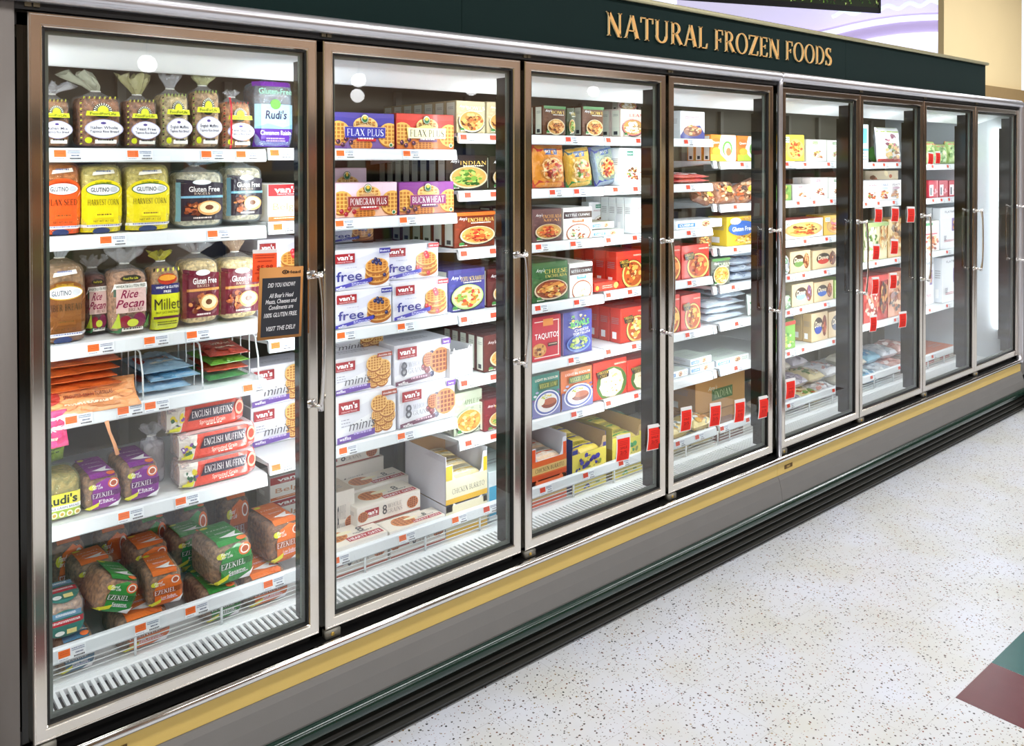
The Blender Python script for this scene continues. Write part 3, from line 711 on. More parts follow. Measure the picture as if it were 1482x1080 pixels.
for ci, px in ((0, [(97, 937), (207, 907), (279, 876), (391, 838), (488, 800), (585, 784), (661, 755), (706, 742), (787, 722), (849, 702), (900, 690), (982, 645), (1010, 632), (1046, 620)]), (1, [(1083, 606), (1142, 588), (1207, 568), (1262, 548), (1302, 536), (1350, 515), (1383, 508)])):
    for tx, ty in px:
        q = atY(tx, ty, YS-.008); key = (tx % 4, q.x < 1.51)
        if key not in tag_src: o = tag_src[key] = tag_mesh(tx % 4, q.x < 1.51).build('price_tag', M_BOARD, case_roots[ci])
        else: o = tag_src[key].copy(); scene.collection.objects.link(o); o.parent = case_roots[ci]
        cc = 0 if q.x+.012 < CASES[0][1]-.04 else 1
        o.parent = case_roots[cc]
        o.location = (q.x+.012-CASES[cc][0], YS-.0085, ZBR-.0195); o.rotation_euler = (math.radians(-9), 0, 0)
# wire dividers on the tortilla shelf
sh4 = [o for o in case_roots[0].children if o.name.startswith('shelf')]
def divider(x, z, ox=CASES[0][0]):
    b = MB(); h = .135
    b.tube([(x-ox, YS+.008, z), (x-ox, YS+.012, z+h*.55), (x-ox, YS+.035, z+h), (x-ox, YS+.05, z+h+.004), (x-ox, .56, z+h+.004), (x-ox, .56, z)], .0026, (.9, .9, .9), n=6)
    for y in (.42, .49): b.tube([(x-ox, y, z), (x-ox, y, z+h+.004)], .002, (.9, .9, .9), n=5)
    return b.build('wire_divider', M_WIRE, case_roots[0])
for px_ in (211, 297, 378): divider(atY(px_, 560, YS).x-.005, 1.088)
# long-frame neighbours at the far end
b = MB(); b.box(0, .9, 0, 1.2, .22, 2.21); nb = b.build('cabinet_body', M_GREY)
r_ = empty('end_cabinet', (6.37, .03, 0)); tag(r_, 'plain grey cabinet just past the far end of the freezers', 'cabinet'); nb.parent = r_
b = MB(); b.box(-.03, .95, -.20, 1.2, .0, .17); b.build('cabinet_base', M_KICK, r_)

# ------------------------------------------------------------------ fascia with the gold lettering
root = empty('fascia_sign', (0, .03, 0)); tag(root, 'dark green fascia board reading NATURAL FROZEN FOODS in gold letters', 'sign')
FX1 = 5.72
for a, c in ((-.7, 1.30), (1.302, 3.858), (3.860, FX1)):
    b = MB(); b.box(a, c, 0, .03, 2.217, 2.432); b.build('fascia_panel', M_FASCIA, root)
b = MB(); b.extrude_x([(-.012, 2.432), (-.016, 2.438), (-.016, 2.447), (-.008, 2.452), (.034, 2.452), (.034, 2.432)], -.7, FX1+.02, (.8, .8, .8)); b.build('fascia_trim', M_TRIM, root)
b = MB(); b.box(FX1-.03, FX1, .03, .9, 2.217, 2.432); b.build('fascia_return', M_FASCIA, root)
txt = 'NATURAL FROZEN FOODS'
v_, f_, L_ = serif(txt)
hx0, hx1, hz0, hz1 = 2.0, 3.705, 2.283, 2.376
sx = (hx1-hx0)/L_; x = 0
for ch in txt:
    if ch == ' ': x += .34; continue
    b = MB(); th = .008
    for poly in GL[ch][1]:
        P = [(px_*sx, -0.002, pz_*(hz1-hz0)) for px_, pz_ in poly]; n = len(P)
        ar = sum(P[i][0]*P[(i+1) % n][2]-P[(i+1) % n][0]*P[i][2] for i in range(n))
        if ar < 0: P = P[::-1]
        Fp = [(a_, -th, c_) for a_, _, c_ in P]
        b.add(Fp, [tuple(range(n))], lin('c98f42'), 0)
        b.add(Fp+P, [((i+1) % n, i, i+n, (i+1) % n+n) for i in range(n)], lin('f0d9a0'), 1)
    o = b.build('letter', [M_GOLD, M_GOLDL], root, (hx0+x*sx, 0, hz0))
    o['label'] = 'gold letter ' + ch
    x += GL[ch][0]+.05
# ------------------------------------------------------------------ goods: artwork
F_MEAT = ['8a4a22', 'c07a36', 'a85a28', 'd89a50', '6a3a1c', 'e0b070']
F_GRN = ['4f7a2a', '7aa040', '2f5a20', 'a8c060', 'c8b060']
F_PASTA = ['e8c878', 'd8a850', 'f2dca0', 'c88a3c', 'b86a2a']
F_RED = ['b8321e', 'd8602c', '8a2416', 'e89040', 'f0c070']
F_MIX = ['c05a2a', 'e0b050', '5a8a30', 'f0e0b0', '9a3a1c', '7a4a22']
F_RICE = ['f4efdc', 'e6dcc0', 'd8c898', 'fffaf0']
def pale(A, c='e9e9f2', c2='dcdcec'):
    A.R(0, 0, 1, 1, c); A.poly([(0, .25), (1, .75), (1, 1), (0, .6)], c2)
def vans_logo(A, u=.19, v=.80, w=.32, h=.22):
    A.R(u-w/2, v-h/2, u+w/2, v+h/2, 'a3242c'); A.T("van's", u, v+.03, h*.50, 'ffffff', bold=.03, w=w*.8); A.T('natural foods', u, v-h*.33, h*.15, 'f0c8c8', w=w*.75)
def a_free(berry):
    def f(A):
        pale(A); blue = berry == 'blue'
        A.waffle(.78, .30, .052, sq=.52, thick=.010); A.waffle(.78, .43, .050, sq=.52, thick=.010); A.waffle(.77, .56, .048, sq=.55, thick=.008)
        if blue: A.berries([(.70, .66), (.76, .62), (.80, .68), (.83, .60), (.74, .72), (.90, .30), (.66, .22)], .0075, '2a2c5a', '7a80b8')
        else: A.berries([(.76, .70), (.78, .62)], .0115, 'd8283a', 'f88a8a'); A.berries([(.66, .24), (.60, .30), (.80, .12)], .009, 'c02436', 'f08080')
        vans_logo(A, .20, .80, .34, .24); A.small(.3, .55, .2, 'b0b0c4', 1, .02)
        A.T('free', .27, .36, .25, '34368a', w=.44, bold=.012)
        A.poly([(0, .01), (.66, .16), (.66, .27), (.45, .22), (0, .10)], '4340a8'); A.T('waffles', .12, .075, .07, 'ffffff', rot=.1); A.small(.46, .15, .3, 'd8d8ff', 2, .02, .04)
        A.R(.80, .87, 1, 1, '3a3a9a' if blue else 'd83a40'); A.T('Blueberry' if blue else 'totally natural', .90, .935, .05, 'ffffff', w=.17)
    return f
def a_minis(A):
    pale(A, 'eeeef2', 'e2e2ea')
    for u, v, r in ((.70, .22, .026), (.84, .22, .026), (.76, .36, .028), (.88, .40, .026), (.68, .48, .026), (.84, .58, .034), (.70, .74, .034)): A.waffle(u, v, r, 'eec074', 'b9772e', .85, .006, cells=4)
    vans_logo(A, .20, .78, .34, .26); A.small(.14, .50, .14, '9a9aa8', 3, .02, .07)
    A.T('minis', .42, .36, .24, '55555e', w=.42, slant=.25, bold=-.004)
    A.poly([(0, .0), (.62, .06), (.62, .2), (0, .14)], '6b4a9c'); A.T('waffles', .13, .10, .08, 'ffffff'); A.small(.42, .14, .3, 'c8b8e8', 1, .05)
    A.R(.74, .88, 1, 1, 'a84a34'); A.T('chocolate chip', .87, .94, .05, 'ffffff', w=.22)
def a_eight(A):
    pale(A, 'ececf2', 'e0e0ea')
    A.berries([(.52, .36), (.58, .28), (.64, .5), (.60, .62)], .013, '7a2434', 'c86a74'); A.berries([(.66, .16), (.56, .50), (.66, .68)], .011, '2e2c50', '7a78a0')
    A.waffle(.60, .55, .026, 'd88a58', '8a3a20', 1, .004, cells=4); A.waffle(.82, .47, .050, 'd0834a', '7a3618', 1, .0, cells=5)
    vans_logo(A, .21, .80, .34, .26); A.T('8', .15, .42, .36, '5c5c66', w=.11)
    A.T('WHOLE', .36, .50, .12, 'a8a8b4', 'serif', w=.26); A.T('GRAINS', .36, .34, .12, 'a8a8b4', 'serif', w=.27)
    A.poly([(0, .02), (.62, .10), (.62, .22), (0, .12)], '6a3a52'); A.T('waffles', .13, .075, .08, 'ffffff'); A.small(.42, .13, .3, 'd8b8c8', 1, .05)
    A.R(.84, .86, 1, 1, '6b3a9c'); A.T('berry', .92, .93, .06, 'ffffff')
def a_eightlow(A):
    A.R(0, 0, 1, 1, 'e8e2da'); A.R(0, 0, 1, .1, '9a4a3a'); vans_logo(A, .22, .58, .22, .42); A.T('8', .42, .56, .5, '4c4c50', w=.07)
    A.T('WHOLE', .58, .68, .22, 'a09a98', 'serif', w=.22); A.T('GRAINS', .58, .40, .22, 'a09a98', 'serif', w=.24)
    A.waffle(.87, .5, .026, 'c97a48', '7a3618', .9, cells=5); A.waffle(.08, .5, .022, 'c97a48', '7a3618', .9, cells=4)
def a_hearty(A):
    A.R(0, 0, 1, 1, 'f0ece0'); A.waffle(.42, .60, .060, 'd88a4a', 'a65a28', .6, .010); A.E(.55, .72, .14, .10, 'f6eecb'); A.E(.55, .72, .10, .06, 'e0a860')
    A.R(.28, .10, .90, .40, 'b0303a'); A.T('HEARTY OATS', .59, .25, .14, 'ffffff', w=.56); A.R(.0, .1, .24, .4, 'c85a30'); A.small(.12, .3, .2, 'f8d8c0', 3, .03, .07)
def a_belgian(A):
    A.R(0, 0, 1, 1, 'f2efea'); A.R(0, .68, 1, 1, 'a3242c'); A.T("van's", .5, .86, .16, 'ffffff', bold=.03, w=.66); A.T('natural foods', .5, .74, .05, 'f0c8c8', w=.5)
    A.T('Belgian', .62, .40, .20, 'cf9a78', w=1.0); A.R(0, 0, 1, .12, 'cf6a30'); A.small(.5, .06, .7, 'f8e0c0', 1, .03)
def a_np(bg, bg2, ban, tcol, title, sub, edge):
    def f(A):
        A.R(0, 0, 1, 1, bg); A.R(0, .0, 1, .45, bg2)
        A.waffle(.09, .44, .046, 'ecb65c', 'b9742c', .9, .006); A.waffle(.92, .40, .048, 'ecb65c', 'b9742c', .9, .006); A.waffle(.52, .66, .050, 'f0c478', 'c07c30', .6)
        A.waffle(.45, .10, .045, 'd98a3c', '9a5420', .5)
        A.berries([(.08, .18), (.15, .10), (.28, .16), (.2, .26)], .009, '46203a' if title != 'POMEGRAN PLUS' else 'a01c2a', 'c07080')
        A.poly([(.18, .34), (.83, .34), (.86, .62), (.66, .60), (.55, .70), (.45, .70), (.34, .60), (.15, .62)], edge); A.R(.18, .30, .84, .60, ban)
        A.T('ORGANIC', .5, .66, .075, '3a2a18' if title[0] == 'F' else 'f0d090', 'serif', w=.36, arc=.05)
        A.T(title, .51, .45, .20, tcol, 'serif', w=.60)
        A.C(.50, .84, .0165, '2f3f2a', 18); A.C(.50, .84, .0145, 'e6e6d0', 18); A.C(.50, .83, .012, '2f6a3a', 14); A.E(.50, .87, .03, .05, 'e8c040')
        A.R(.36, .20, .68, .28, sub); A.small(.52, .26, .26, 'ffffff', 1, .04); A.C(.93, .10, .008, 'f0f0e0', 12); A.C(.93, .10, .006, '3a7a4a', 12)
    return f
def script(A, u, v, h, c='ffffff'): A.T("Amy's", u, v, h, c, slant=.35, bold=-.005)
def a_dinner(bg, title, tcol, foods, inner='c89a50', band=None, sub='f0f0e0', two=None, plate=(.55, .33, .42, .26), rim='d8c8a8'):
    def f(A):
        A.R(0, 0, 1, 1, bg); A.R(0, 0, 1, .5, bg)
        for i in range(26): A.E(A.rng.random(), A.rng.random()*.75, .06, .03, bg2(bg, A.rng.uniform(.75, 1.35)), 7)
        if band: A.R(0, .90, 1, 1, band)
        A.bowl(*plate, rim, inner, foods, 34, .2)
        script(A, .16, .83, .09)
        A.T(title, .60, .78, .105, tcol, 'serif', w=.66)
        if two: A.T(two, .60, .66, .07, tcol, 'serif', w=.62)
        else: A.small(.6, .68, .5, sub, 1, .025)
        A.E(.12, .10, .07, .05, '3a7a3a', 10); A.small(.16, .05, .2, sub, 1)
    return f
def bg2(c, k): return tuple(min(1, x*k) for x in lin(c))
def a_tandoor(food, naan=False):
    def f(A):
        A.R(0, 0, 1, 1, 'd9331f'); A.R(0, 0, 1, .06, 'c02a18'); A.R(.62, .86, .95, .90, 'f08a70')
        if naan:
            A.E(.55, .36, .46, .46, '4a6a2a', 24); A.E(.55, .38, .36, .40, 'efd8a8', 9); A.E(.50, .30, .33, .30, 'f6e6c4', 8); A.blobs(.54, .38, .3, .34, ['d8a868', 'f8ecd0', 'c08a50', 'fff4dc'], 40, .10)
        else:
            A.E(.60, .34, .43, .42, '5a2a10', 24); A.E(.60, .35, .40, .39, 'f2c46a', 24); A.E(.60, .36, .35, .34, 'b8541e', 22); A.blobs(.60, .36, .32, .30, food, 34, .24)
        A.poly([(.06, .74), (.38, .80), (.44, .70), (.42, .58), (.12, .56)], '2a1a12'); A.T('TANDOOR', .25, .72, .085, 'f0c850', 'serif', w=.32); A.T('CHEF', .28, .62, .07, 'f0c850', 'serif', w=.2)
        A.T('CHICKEN CURRY' if not naan else 'GARLIC NAAN', .78, .88, .035, 'ffe8d8', w=.36)
    return f
def a_kettle(food, tagc):
    def f(A):
        A.R(0, 0, 1, 1, 'f6f4f0'); A.R(0, .66, 1, .88, '3a1d14'); A.T('KETTLE CUISINE', .5, .77, .075, 'ffffff', 'serif', w=.88); A.R(.30, .53, .72, .62, tagc); A.small(.5, .58, .3, 'ffffff', 1, .02)
        A.E(.52, .17, .44, .32, 'a85a30', 22); A.E(.52, .18, .40, .27, 'f3ead6', 22); A.blobs(.52, .18, .36, .22, food, 30, .14)
    return f
def a_taquitos(A):
    A.R(0, 0, 1, 1, 'c81e34'); A.R(.06, .88, .94, .90, 'f8e8e0'); A.R(.06, .06, .94, .08, 'f8e8e0'); A.R(.90, .06, .93, .90, 'f8e8e0')
    A.R(.36, .78, .72, .94, 'e8903a'); A.T('TAQUITOS', .50, .56, .13, 'ffffff', w=.86); A.E(.22, .24, .26, .16, 'd89a4a', 12); A.blobs(.22, .24, .24, .14, F_MEAT, 18, .3); A.R(.52, .30, .86, .38, '3a1c14'); A.small(.7, .34, .3, 'f0d0b0', 1)
def a_bowls(A):
    A.R(0, 0, 1, 1, '3a3a98'); A.blobs(.5, .75, .5, .2, ['e8d040', '7ab840', '3a6ac0', 'f0f0c0', '3a3a98'], 40, .15)
    A.T('BOWLS', .55, .72, .13, '58c048', w=.66, bold=.03, rot=.08); A.T('CHEESE', .6, .56, .06, 'f0f0ff', w=.5, rot=.06); A.T('TORTELLINI', .6, .48, .06, 'f0f0ff', w=.6, rot=.06)
    A.E(.5, .24, .42, .20, '7090e0', 22); A.E(.5, .25, .38, .18, '2a4aa8', 22); A.blobs(.5, .26, .36, .17, ['b8d060', '98b848', 'd0e080', '7a9a38'], 50, .16, 8)
def a_veggie(bg):
    def f(A):
        A.R(0, 0, 1, 1, bg); 
        for i in range(30): A.E(A.rng.random(), A.rng.random()*.6, .06, .03, A.rng.choice([lin('e8e8f0'), lin('4a4a90'), lin('b8b8d8'), lin('7a5a90')]), 7)
        A.R(.0, .0, 1, .40, '7a7ab0'); A.T('LIGHT IN SODIUM', .5, .90, .06, 'fff0e0', w=.8)
        A.R(.22, .66, .92, .82, '4a6a2a'); A.T('VEGGIE LOAF', .57, .74, .10, 'f0e060', 'serif', w=.62)
        A.E(.52, .32, .46, .30, 'e8e8f4', 24); A.E(.52, .32, .42, .27, '5a68b0', 24); A.E(.52, .32, .36, .23, 'f0ecec', 24)
        A.E(.58, .30, .28, .12, '8a3a1c', 16, ); A.E(.60, .34, .24, .08, 'b8603a', 14); A.E(.30, .38, .13, .10, 'f6f0e0', 12); A.blobs(.48, .48, .2, .07, ['b8d030', '6a9a20', 'e8d020'], 16, .2)
    return f
def a_white(foods, accent='2a8a70', name='KASHI'):
    def f(A):
        A.R(0, 0, 1, 1, 'f2f3f6'); A.R(.30, .80, .56, .92, accent); A.T(name, .43, .86, .06, 'ffffff', w=.2); A.small(.5, .72, .6, 'c08a90', 2, .015, .03)
        A.E(.58, .30, .40, .26, 'dcdcd8', 22); A.E(.58, .31, .36, .22, 'f6f2ea', 22); A.blobs(.58, .31, .32, .19, foods, 34, .18)
    return f
def a_flatwhite(A): A.R(0, 0, 1, 1, 'eef2f4'); A.R(.03, .2, .4, .7, '3a88c8'); A.T('CUISINE', .22, .45, .3, 'ffffff', w=.3); A.E(.64, .5, .10, .42, 'd8b088', 12); A.blobs(.64, .5, .09, .4, F_MIX, 10, .3); A.small(.87, .6, .18, '6aa070', 2, .1, .3)
def a_quorn(A):
    A.R(0, 0, 1, 1, 'f1f0e6'); A.poly([(0, 0), (.5, 0), (.3, .5), (.42, 1), (0, 1)], 'e8822a'); A.poly([(0, 0), (.65, 0), (.35, .3), (0, .25)], 'b8cc40')
    A.E(.20, .72, .17, .16, 'ee7028', 18); A.T('Quorn', .20, .72, .10, 'ffffff', w=.28); A.E(.22, .38, .16, .14, 'f0b838', 16); A.E(.66, .48, .2, .30, '6aa848', 14); A.E(.66, .44, .14, .26, 'f0d8b8', 14); A.E(.70, .36, .10, .16, 'c07a50', 12)
def a_gfree(A):
    A.R(0, 0, 1, 1, 'ecc83a'); A.blobs(.6, .25, .4, .25, F_PASTA, 50, .16); A.blobs(.7, .9, .3, .1, F_PASTA, 20, .2); A.E(.5, .6, .5, .26, '3a66b8', 24); A.T('Gluten Free', .5, .58, .16, 'ffffff', w=.74); A.E(.25, .86, .2, .12, 'f8f0e0', 14)
def a_dove(c, foods):
    def f(A):
        A.R(0, 0, 1, 1, 'dcc39a'); A.E(.42, .54, .28, .30, '3a2418', 18); A.E(.42, .40, .22, .16, c, 16); A.T('Dove', .42, .60, .22, 'f4e6c8', w=.42, slant=.25, bold=.02); A.E(.80, .5, .14, .38, '7a3a1c', 14); A.blobs(.80, .5, .13, .36, foods, 12, .3)
    return f
def a_pizza(c, foods):
    def f(A):
        A.R(0, 0, 1, 1, c); A.E(.55, .45, .44, .40, 'd8a868', 24); A.E(.55, .45, .38, .35, 'e8c070', 22); A.blobs(.55, .45, .36, .32, foods, 44, .2); A.R(.02, .70, .22, .92, 'f0f4f0'); A.small(.12, .84, .16, '3a8a50', 2, .04, .08)
    return f
def a_three(A):
    A.R(0, 0, 1, 1, 'f3f1f2')
    for i, c in enumerate((F_MIX, F_RED, F_MEAT)):
        A.blobs(.2+.3*i, .26, .13, .22, c, 22, .28); A.T(('JOIN', 'TABLE', 'FEAST')[i], .2+.3*i, .78, .10, ('d04a60', '6a80a8', '5a4a60')[i], w=.2); A.E(.2+.3*i, .6, .1, .07, ('f0d0c0', 'c8d4e8', 'b090a0')[i], 12)
def a_veg(A):
    A.R(0, 0, 1, 1, 'd9cfa8'); A.blobs(.3, .5, .35, .45, ['e8e8d8', 'b8c898', '8aa060', 'f0e8d0', '5a7a3a'], 60, .2); A.blobs(.8, .6, .2, .4, ['c88a4a', 'e0b070', '9a5a2a', 'f0d8a8'], 40, .2, 4); A.R(0, .9, 1, 1, '9ab070')
def a_redfood(A):
    A.R(0, 0, 1, 1, 'b83a30'); A.blobs(.35, .4, .35, .35, ['f0d8c8', 'c05a48', '8a2a24', 'e8b0a0', 'd89a7a'], 60, .2); A.blobs(.82, .5, .18, .4, ['c88a4a', '3a2018', 'e0a060', '7a3a24'], 40, .25); A.R(0, .88, 1, 1, 'd84a44')
def a_redbox(A):
    A.R(0, 0, 1, 1, 'b8203a'); A.R(.08, .1, .48, .75, 'f4eeee'); A.R(.14, .14, .3, .6, '3a4a5a'); A.blobs(.7, .4, .25, .3, ['d84a5a', '7a1424', 'f0a0a8'], 12, .3)
def a_tallwhite(A):
    A.R(0, 0, 1, 1, 'eef0f5'); A.T('FLATBREAD', .55, .90, .05, '5a5f70', w=.7); A.R(.52, .42, .80, .74, '7a5aa0'); A.blobs(.66, .58, .12, .15, ['f0c050', '6a3a90', 'e08a40'], 14, .3); A.small(.4, .20, .5, 'c03a50', 2, .015, .03); A.small(.2, .3, .1, '6a7080', 4, .02, .03)
def a_pizzabag(A): A.R(0, 0, 1, 1, 'f0ebe6'); A.R(.05, .86, .6, .95, '4a9a60'); A.R(.0, .55, .9, .60, 'd04a60'); A.blobs(.5, .28, .5, .28, ['b0402a', 'd88a50', '7a2a1c', 'f0d0a0'], 44, .18)
def a_burrito(bg, fg, name='CHICKEN BURRITO', strip=None):
    def f(A):
        A.R(0, 0, 1, 1, bg)
        if strip: A.R(0, .30, 1, .70, strip)
        if name == 'BURRITO': A.blobs(.5, .5, .52, .5, [fg, 'f0e060', '8a9a4a', bg2(fg, 1.6)], 70, .12); A.R(.14, .18, .86, .60, 'e4d474'); A.T(name, .5, .40, .26, '4a3a20', 'serif', w=.60); return
        A.R(.0, 0, 1, .22, fg); A.T(name, .54, .50, .22, '2a2420', 'serif', w=.78)
    return f

# ------------------------------------------------------------------ goods: bodies
PROTO = {}
def carton(name, W, H, D, front, side='e8e8ea', top=None, spine=None, mt=None, seed=1):
    b = MB(); c = min(.0015, W*.05)
    b.bbox(-W/2, W/2, 0, D, 0, H, c, side)
    A = Art(b, plane_fn((-W/2+c, 0, c), (W-2*c, 0, 0), (0, 0, H-2*c), (0, -1, 0)), W, H, 0, seed); front(A)
    S = Art(b, plane_fn((-W/2, D-c, c), (0, -(D-2*c), 0), (0, 0, H-2*c), (-1, 0, 0)), D, H, 0, seed)
    S.R(0, 0, 1, 1, side)
    if spine: S.R(.12, .04, .88, .96, spine); S.small(.5, .8, .5, '8a9088', 2, .02, .05); S.R(.3, .08, .7, .2, '3a3c40')
    else: S.R(.20, .10, .62, .30, 'f8f8f8'); S.small(.5, .7, .7, '8a8a90', 4, .02, .05)
    Tp = Art(b, plane_fn((-W/2+c, c, H), (W-2*c, 0, 0), (0, D-2*c, 0), (0, 0, 1)), W, D, 0, seed)
    Tp.R(0, 0, 1, 1, top or side); Tp.R(0, .72, 1, .735, bg2(top or side, .6) if isinstance(top or side, str) else (.5, .5, .5))
    if top and callable(top): pass
    Tp.small(.5, .4, .5, 'a0a0a8', 2, .04, .12)
    S2 = Art(b, plane_fn((W/2, c, c), (0, D-2*c, 0), (0, 0, H-2*c), (1, 0, 0)), D, H, 0, seed); S2.R(0, 0, 1, 1, side)
    return b.build(name, mt or M_CARD)
def sup(x, n): 
    x = min(1, abs(x)); return (1-x**n)**(1/n)
def loaf(name, W, H, D, bread, art=None, topart=None, plume=None, film=('ffffff', .16), seed=1, bandz=None, print_=None, neck='top', back=0):
    """a sliced loaf in a plastic bag: crumb, clear film with its printing, gathered neck"""
    rg = random.Random(seed); root = empty(name)
    def shell(k, amp, nu=28, nv=16):
        v = []; f = []
        for j in range(nv+1):
            t = -1+2*j/nv; tt = math.sin(t*math.pi/2)
            q = sup(tt, 7) if abs(tt) < 1 else 0
            q = max(q, .15)
            for i in range(nu):
                a = 2*math.pi*i/nu; c, s = math.cos(a), math.sin(a); r = (abs(c)**7+abs(s)**7)**(-1/7)
                x, y = r*c*q*W/2*k, r*s*q*D/2*k
                z = H/2+tt*H/2*k
                nzv = noise.noise(Vector((x*28+seed, y*28, z*28)))*amp
                v.append((x*(1+nzv*8), D/2+y*(1+nzv*6), max(z+nzv, .0008)))
        for j in range(nv):
            f += [(j*nu+i, j*nu+(i+1) % nu, (j+1)*nu+(i+1) % nu, (j+1)*nu+i) for i in range(nu)]
        f += [tuple(range(nu))[::-1], tuple(range(nv*nu, nv*nu+nu))]
        return v, f
    b = MB(); v, f = shell(.93, .0012); b.add(v, f, bread, 0, True); b.build('bread', M_BREAD, root)
    b = MB(); v, f = shell(1.0, .0022); b.add(v, f, film[0], 0, True, film[1])
    def ruffle(path, col, al):
        nu = 30; vv = []; ph = rg.uniform(0, 6)
        for (cx_, cy_, cz_, r, ru) in path:
            for i in range(nu):
                a = 2*math.pi*i/nu; q = r*(1+ru*math.sin(a*7+ph)+ru*.6*math.sin(a*3+ph*2))
                vv.append((cx_+q*math.cos(a), cy_+q*math.sin(a)*.7, cz_+ru*r*math.cos(a*5)*.8))
        ff = [(j*nu+i, j*nu+(i+1) % nu, (j+1)*nu+(i+1) % nu, (j+1)*nu+i) for j in range(len(path)-1) for i in range(nu)]
        b.add(vv, ff, col, 0, True, al)
    if plume:
        pc, ph_, pr, lean = plume
        if neck == 'top':
            ruffle([(0, D/2, H*.93, min(W, D)*.45, .03), (0, D/2, H*1.0, min(W, D)*.28, .1), (0, D/2, H+.012, .011, .15)], film[0], film[1]+.06)
            ruffle([(0, D/2, H+.012, .011, .15), (lean*.2, D/2, H+.012+ph_*.35, pr*.6, .22), (lean*.7, D/2, H+.012+ph_*.75, pr*.95, .3), (lean, D/2, H+.012+ph_, pr, .4)], pc[0], pc[1]*.75)
    b.build('bag', M_CLEAR, root)
    if plume and neck == 'top':
        b = MB(); b.tube([(.0125*math.cos(a), D/2+.0125*.7*math.sin(a), H+.012) for a in [6.283*i/12 for i in range(12)]], .0022, lin('f4f4f0'), closed=True, n=6); b.build('bag_tie', M_BOARD, root)
    def fr(u, v_):
        x = (u-.5)*W*.98; z = .004+v_*(H-.008); t = (z-H/2)/(H/2)
        q = max(sup(t, 7), .2); xx = min(.999, abs(x)/(W/2*q)) if q > 0 else .9
        y = D/2-sup(xx, 7)*q*D/2
        e = .02; return Vector((x, y-.0018, z)), Vector((-(1 if x < 0 else -1)*(-.0)+(x/(W/2))**5*.8, -1, (t**5)*.8)).normalized()
    if art:
        b = MB(); A = Art(b, fr, W, H, 0, seed, .00035, True); art(A); b.build('label', M_FILM, root)
    def tp(u, v_):
        x = (u-.5)*W*.94; y = .006+v_*(D-.012); qy = (y-D/2)/(D/2); r = (abs(x/(W/2))**7+abs(qy)**7)**(1/7)
        z = H/2+sup(min(r, .995), 7)*H/2; return Vector((x, y, z+.0018)), Vector((0, 0, 1))
    if topart:
        b = MB(); A = Art(b, tp, W, D, 0, seed, .00035, True); topart(A); b.build('top_label', M_FILM, root)
    return root
def pillow(name, W, H, T, front, col='e8e8e8', back=None, fin=.012, seed=1, mt=None, mess=.004):
    """soft sealed pack: W wide, H tall, T thick, printed front facing -y, base at z=0"""
    b = MB(); n, k = 18, 18
    def hh(u, v): 
        e = min(1, sup(2*u-1, 2.6))*min(1, sup(2*v-1, 3.0)); return T/2*e+noise.noise(Vector((u*7+seed*3.1, v*7, 0)))*mess*min(1, e*2)
    for sgn in (-1, 1):
        v = [((i/n-.5)*W*(1-.05*math.sin(math.pi*j/k)), sgn*hh(i/n, j/k), H*j/k) for j in range(k+1) for i in range(n+1)]
        f = [(j*(n+1)+i, j*(n+1)+i+1, (j+1)*(n+1)+i+1, (j+1)*(n+1)+i) for j in range(k) for i in range(n)]
        if sgn > 0: f = [q[::-1] for q in f]
        b.add(v, f, col, 0, True)
    def fr(u, v_):
        return Vector(((u-.5)*W*(1-.05*math.sin(math.pi*v_)), -hh(u, v_)-.0004, H*v_)), Vector((0, -1, 0))
    A = Art(b, fr, W, H, 0, seed, .0003, True); front(A)
    for z in (0, H-fin): b.box(-W/2, W/2, -.0012, .0012, z, z+fin, bg2(col, .8) if isinstance(col, str) else col)
    return b.build(name, mt or M_FILM)
def tray(name, W, H, D, front, side, inside='b08a5a', cut=.45, packs=None, back_h=1.0, outer=None):
    """open display case: cut-down printed front, tall sides, packs standing inside"""
    root = empty(name); b = MB(); t = .0025; hf = H*cut
    b.box(-W/2, W/2, 0, D, 0, t, side)
    b.box(-W/2, -W/2+t, 0, D, t, H, side); b.box(W/2-t, W/2, 0, D, t, H, side); b.box(-W/2, W/2, D-t, D, t, H*back_h, side)
    I = Art(b, plane_fn((-W/2+t, D-t, t), (W-2*t, 0, 0), (0, 0, H*back_h-t), (0, -1, 0)), W, H); I.R(0, 0, 1, 1, inside)
    I = Art(b, plane_fn((W/2-t, 0, t), (0, D, 0), (0, 0, H-t), (-1, 0, 0)), D, H); I.R(0, 0, 1, 1, outer or inside)
    pts = [(-W/2, 0), (W/2, 0), (W/2, H*.92), (W/2-W*.10, H*.92), (W/2-W*.14, hf+.012), (W/2-W*.2, hf), (-W/2+W*.24, hf), (-W/2+W*.18, hf+.012), (-W/2+W*.16, H*.82), (-W/2, H*.82)]
    F = [(x, -.0002, z) for x, z in pts]; B_ = [(x, t, z) for x, z in pts]; n = len(pts)
    b.add(F+B_, [tuple(range(n)), tuple(range(n, 2*n))[::-1]]+[(i, i+n, (i+1) % n+n, (i+1) % n) for i in range(n)], side if outer is None else outer)
    A = Art(b, plane_fn((-W/2, -.0002, 0), (W, 0, 0), (0, 0, hf), (0, -1, 0)), W, hf); front(A)
    # printing on the two raised front corners
    for a_, c_ in ((-W/2+.001, -W/2+W*.155), (W/2-W*.095, W/2-.001)):
        A2 = Art(b, plane_fn((a_, -.0002, hf), (c_-a_, 0, 0), (0, 0, H*.80-hf), (0, -1, 0)), c_-a_, H*.8-hf); A2.R(0, 0, 1, 1, front.corner)
    b.build('display_case', M_CARD, root); return root
def SN(z, x):
    """height of the shelf that stands nearest to z at x"""
    best = [zz for ci, a, c, lv in RUNS for zz, _ in lv if a-.02 <= x <= c+.02 and abs(zz-z) < .014]
    return max(best) if best else z
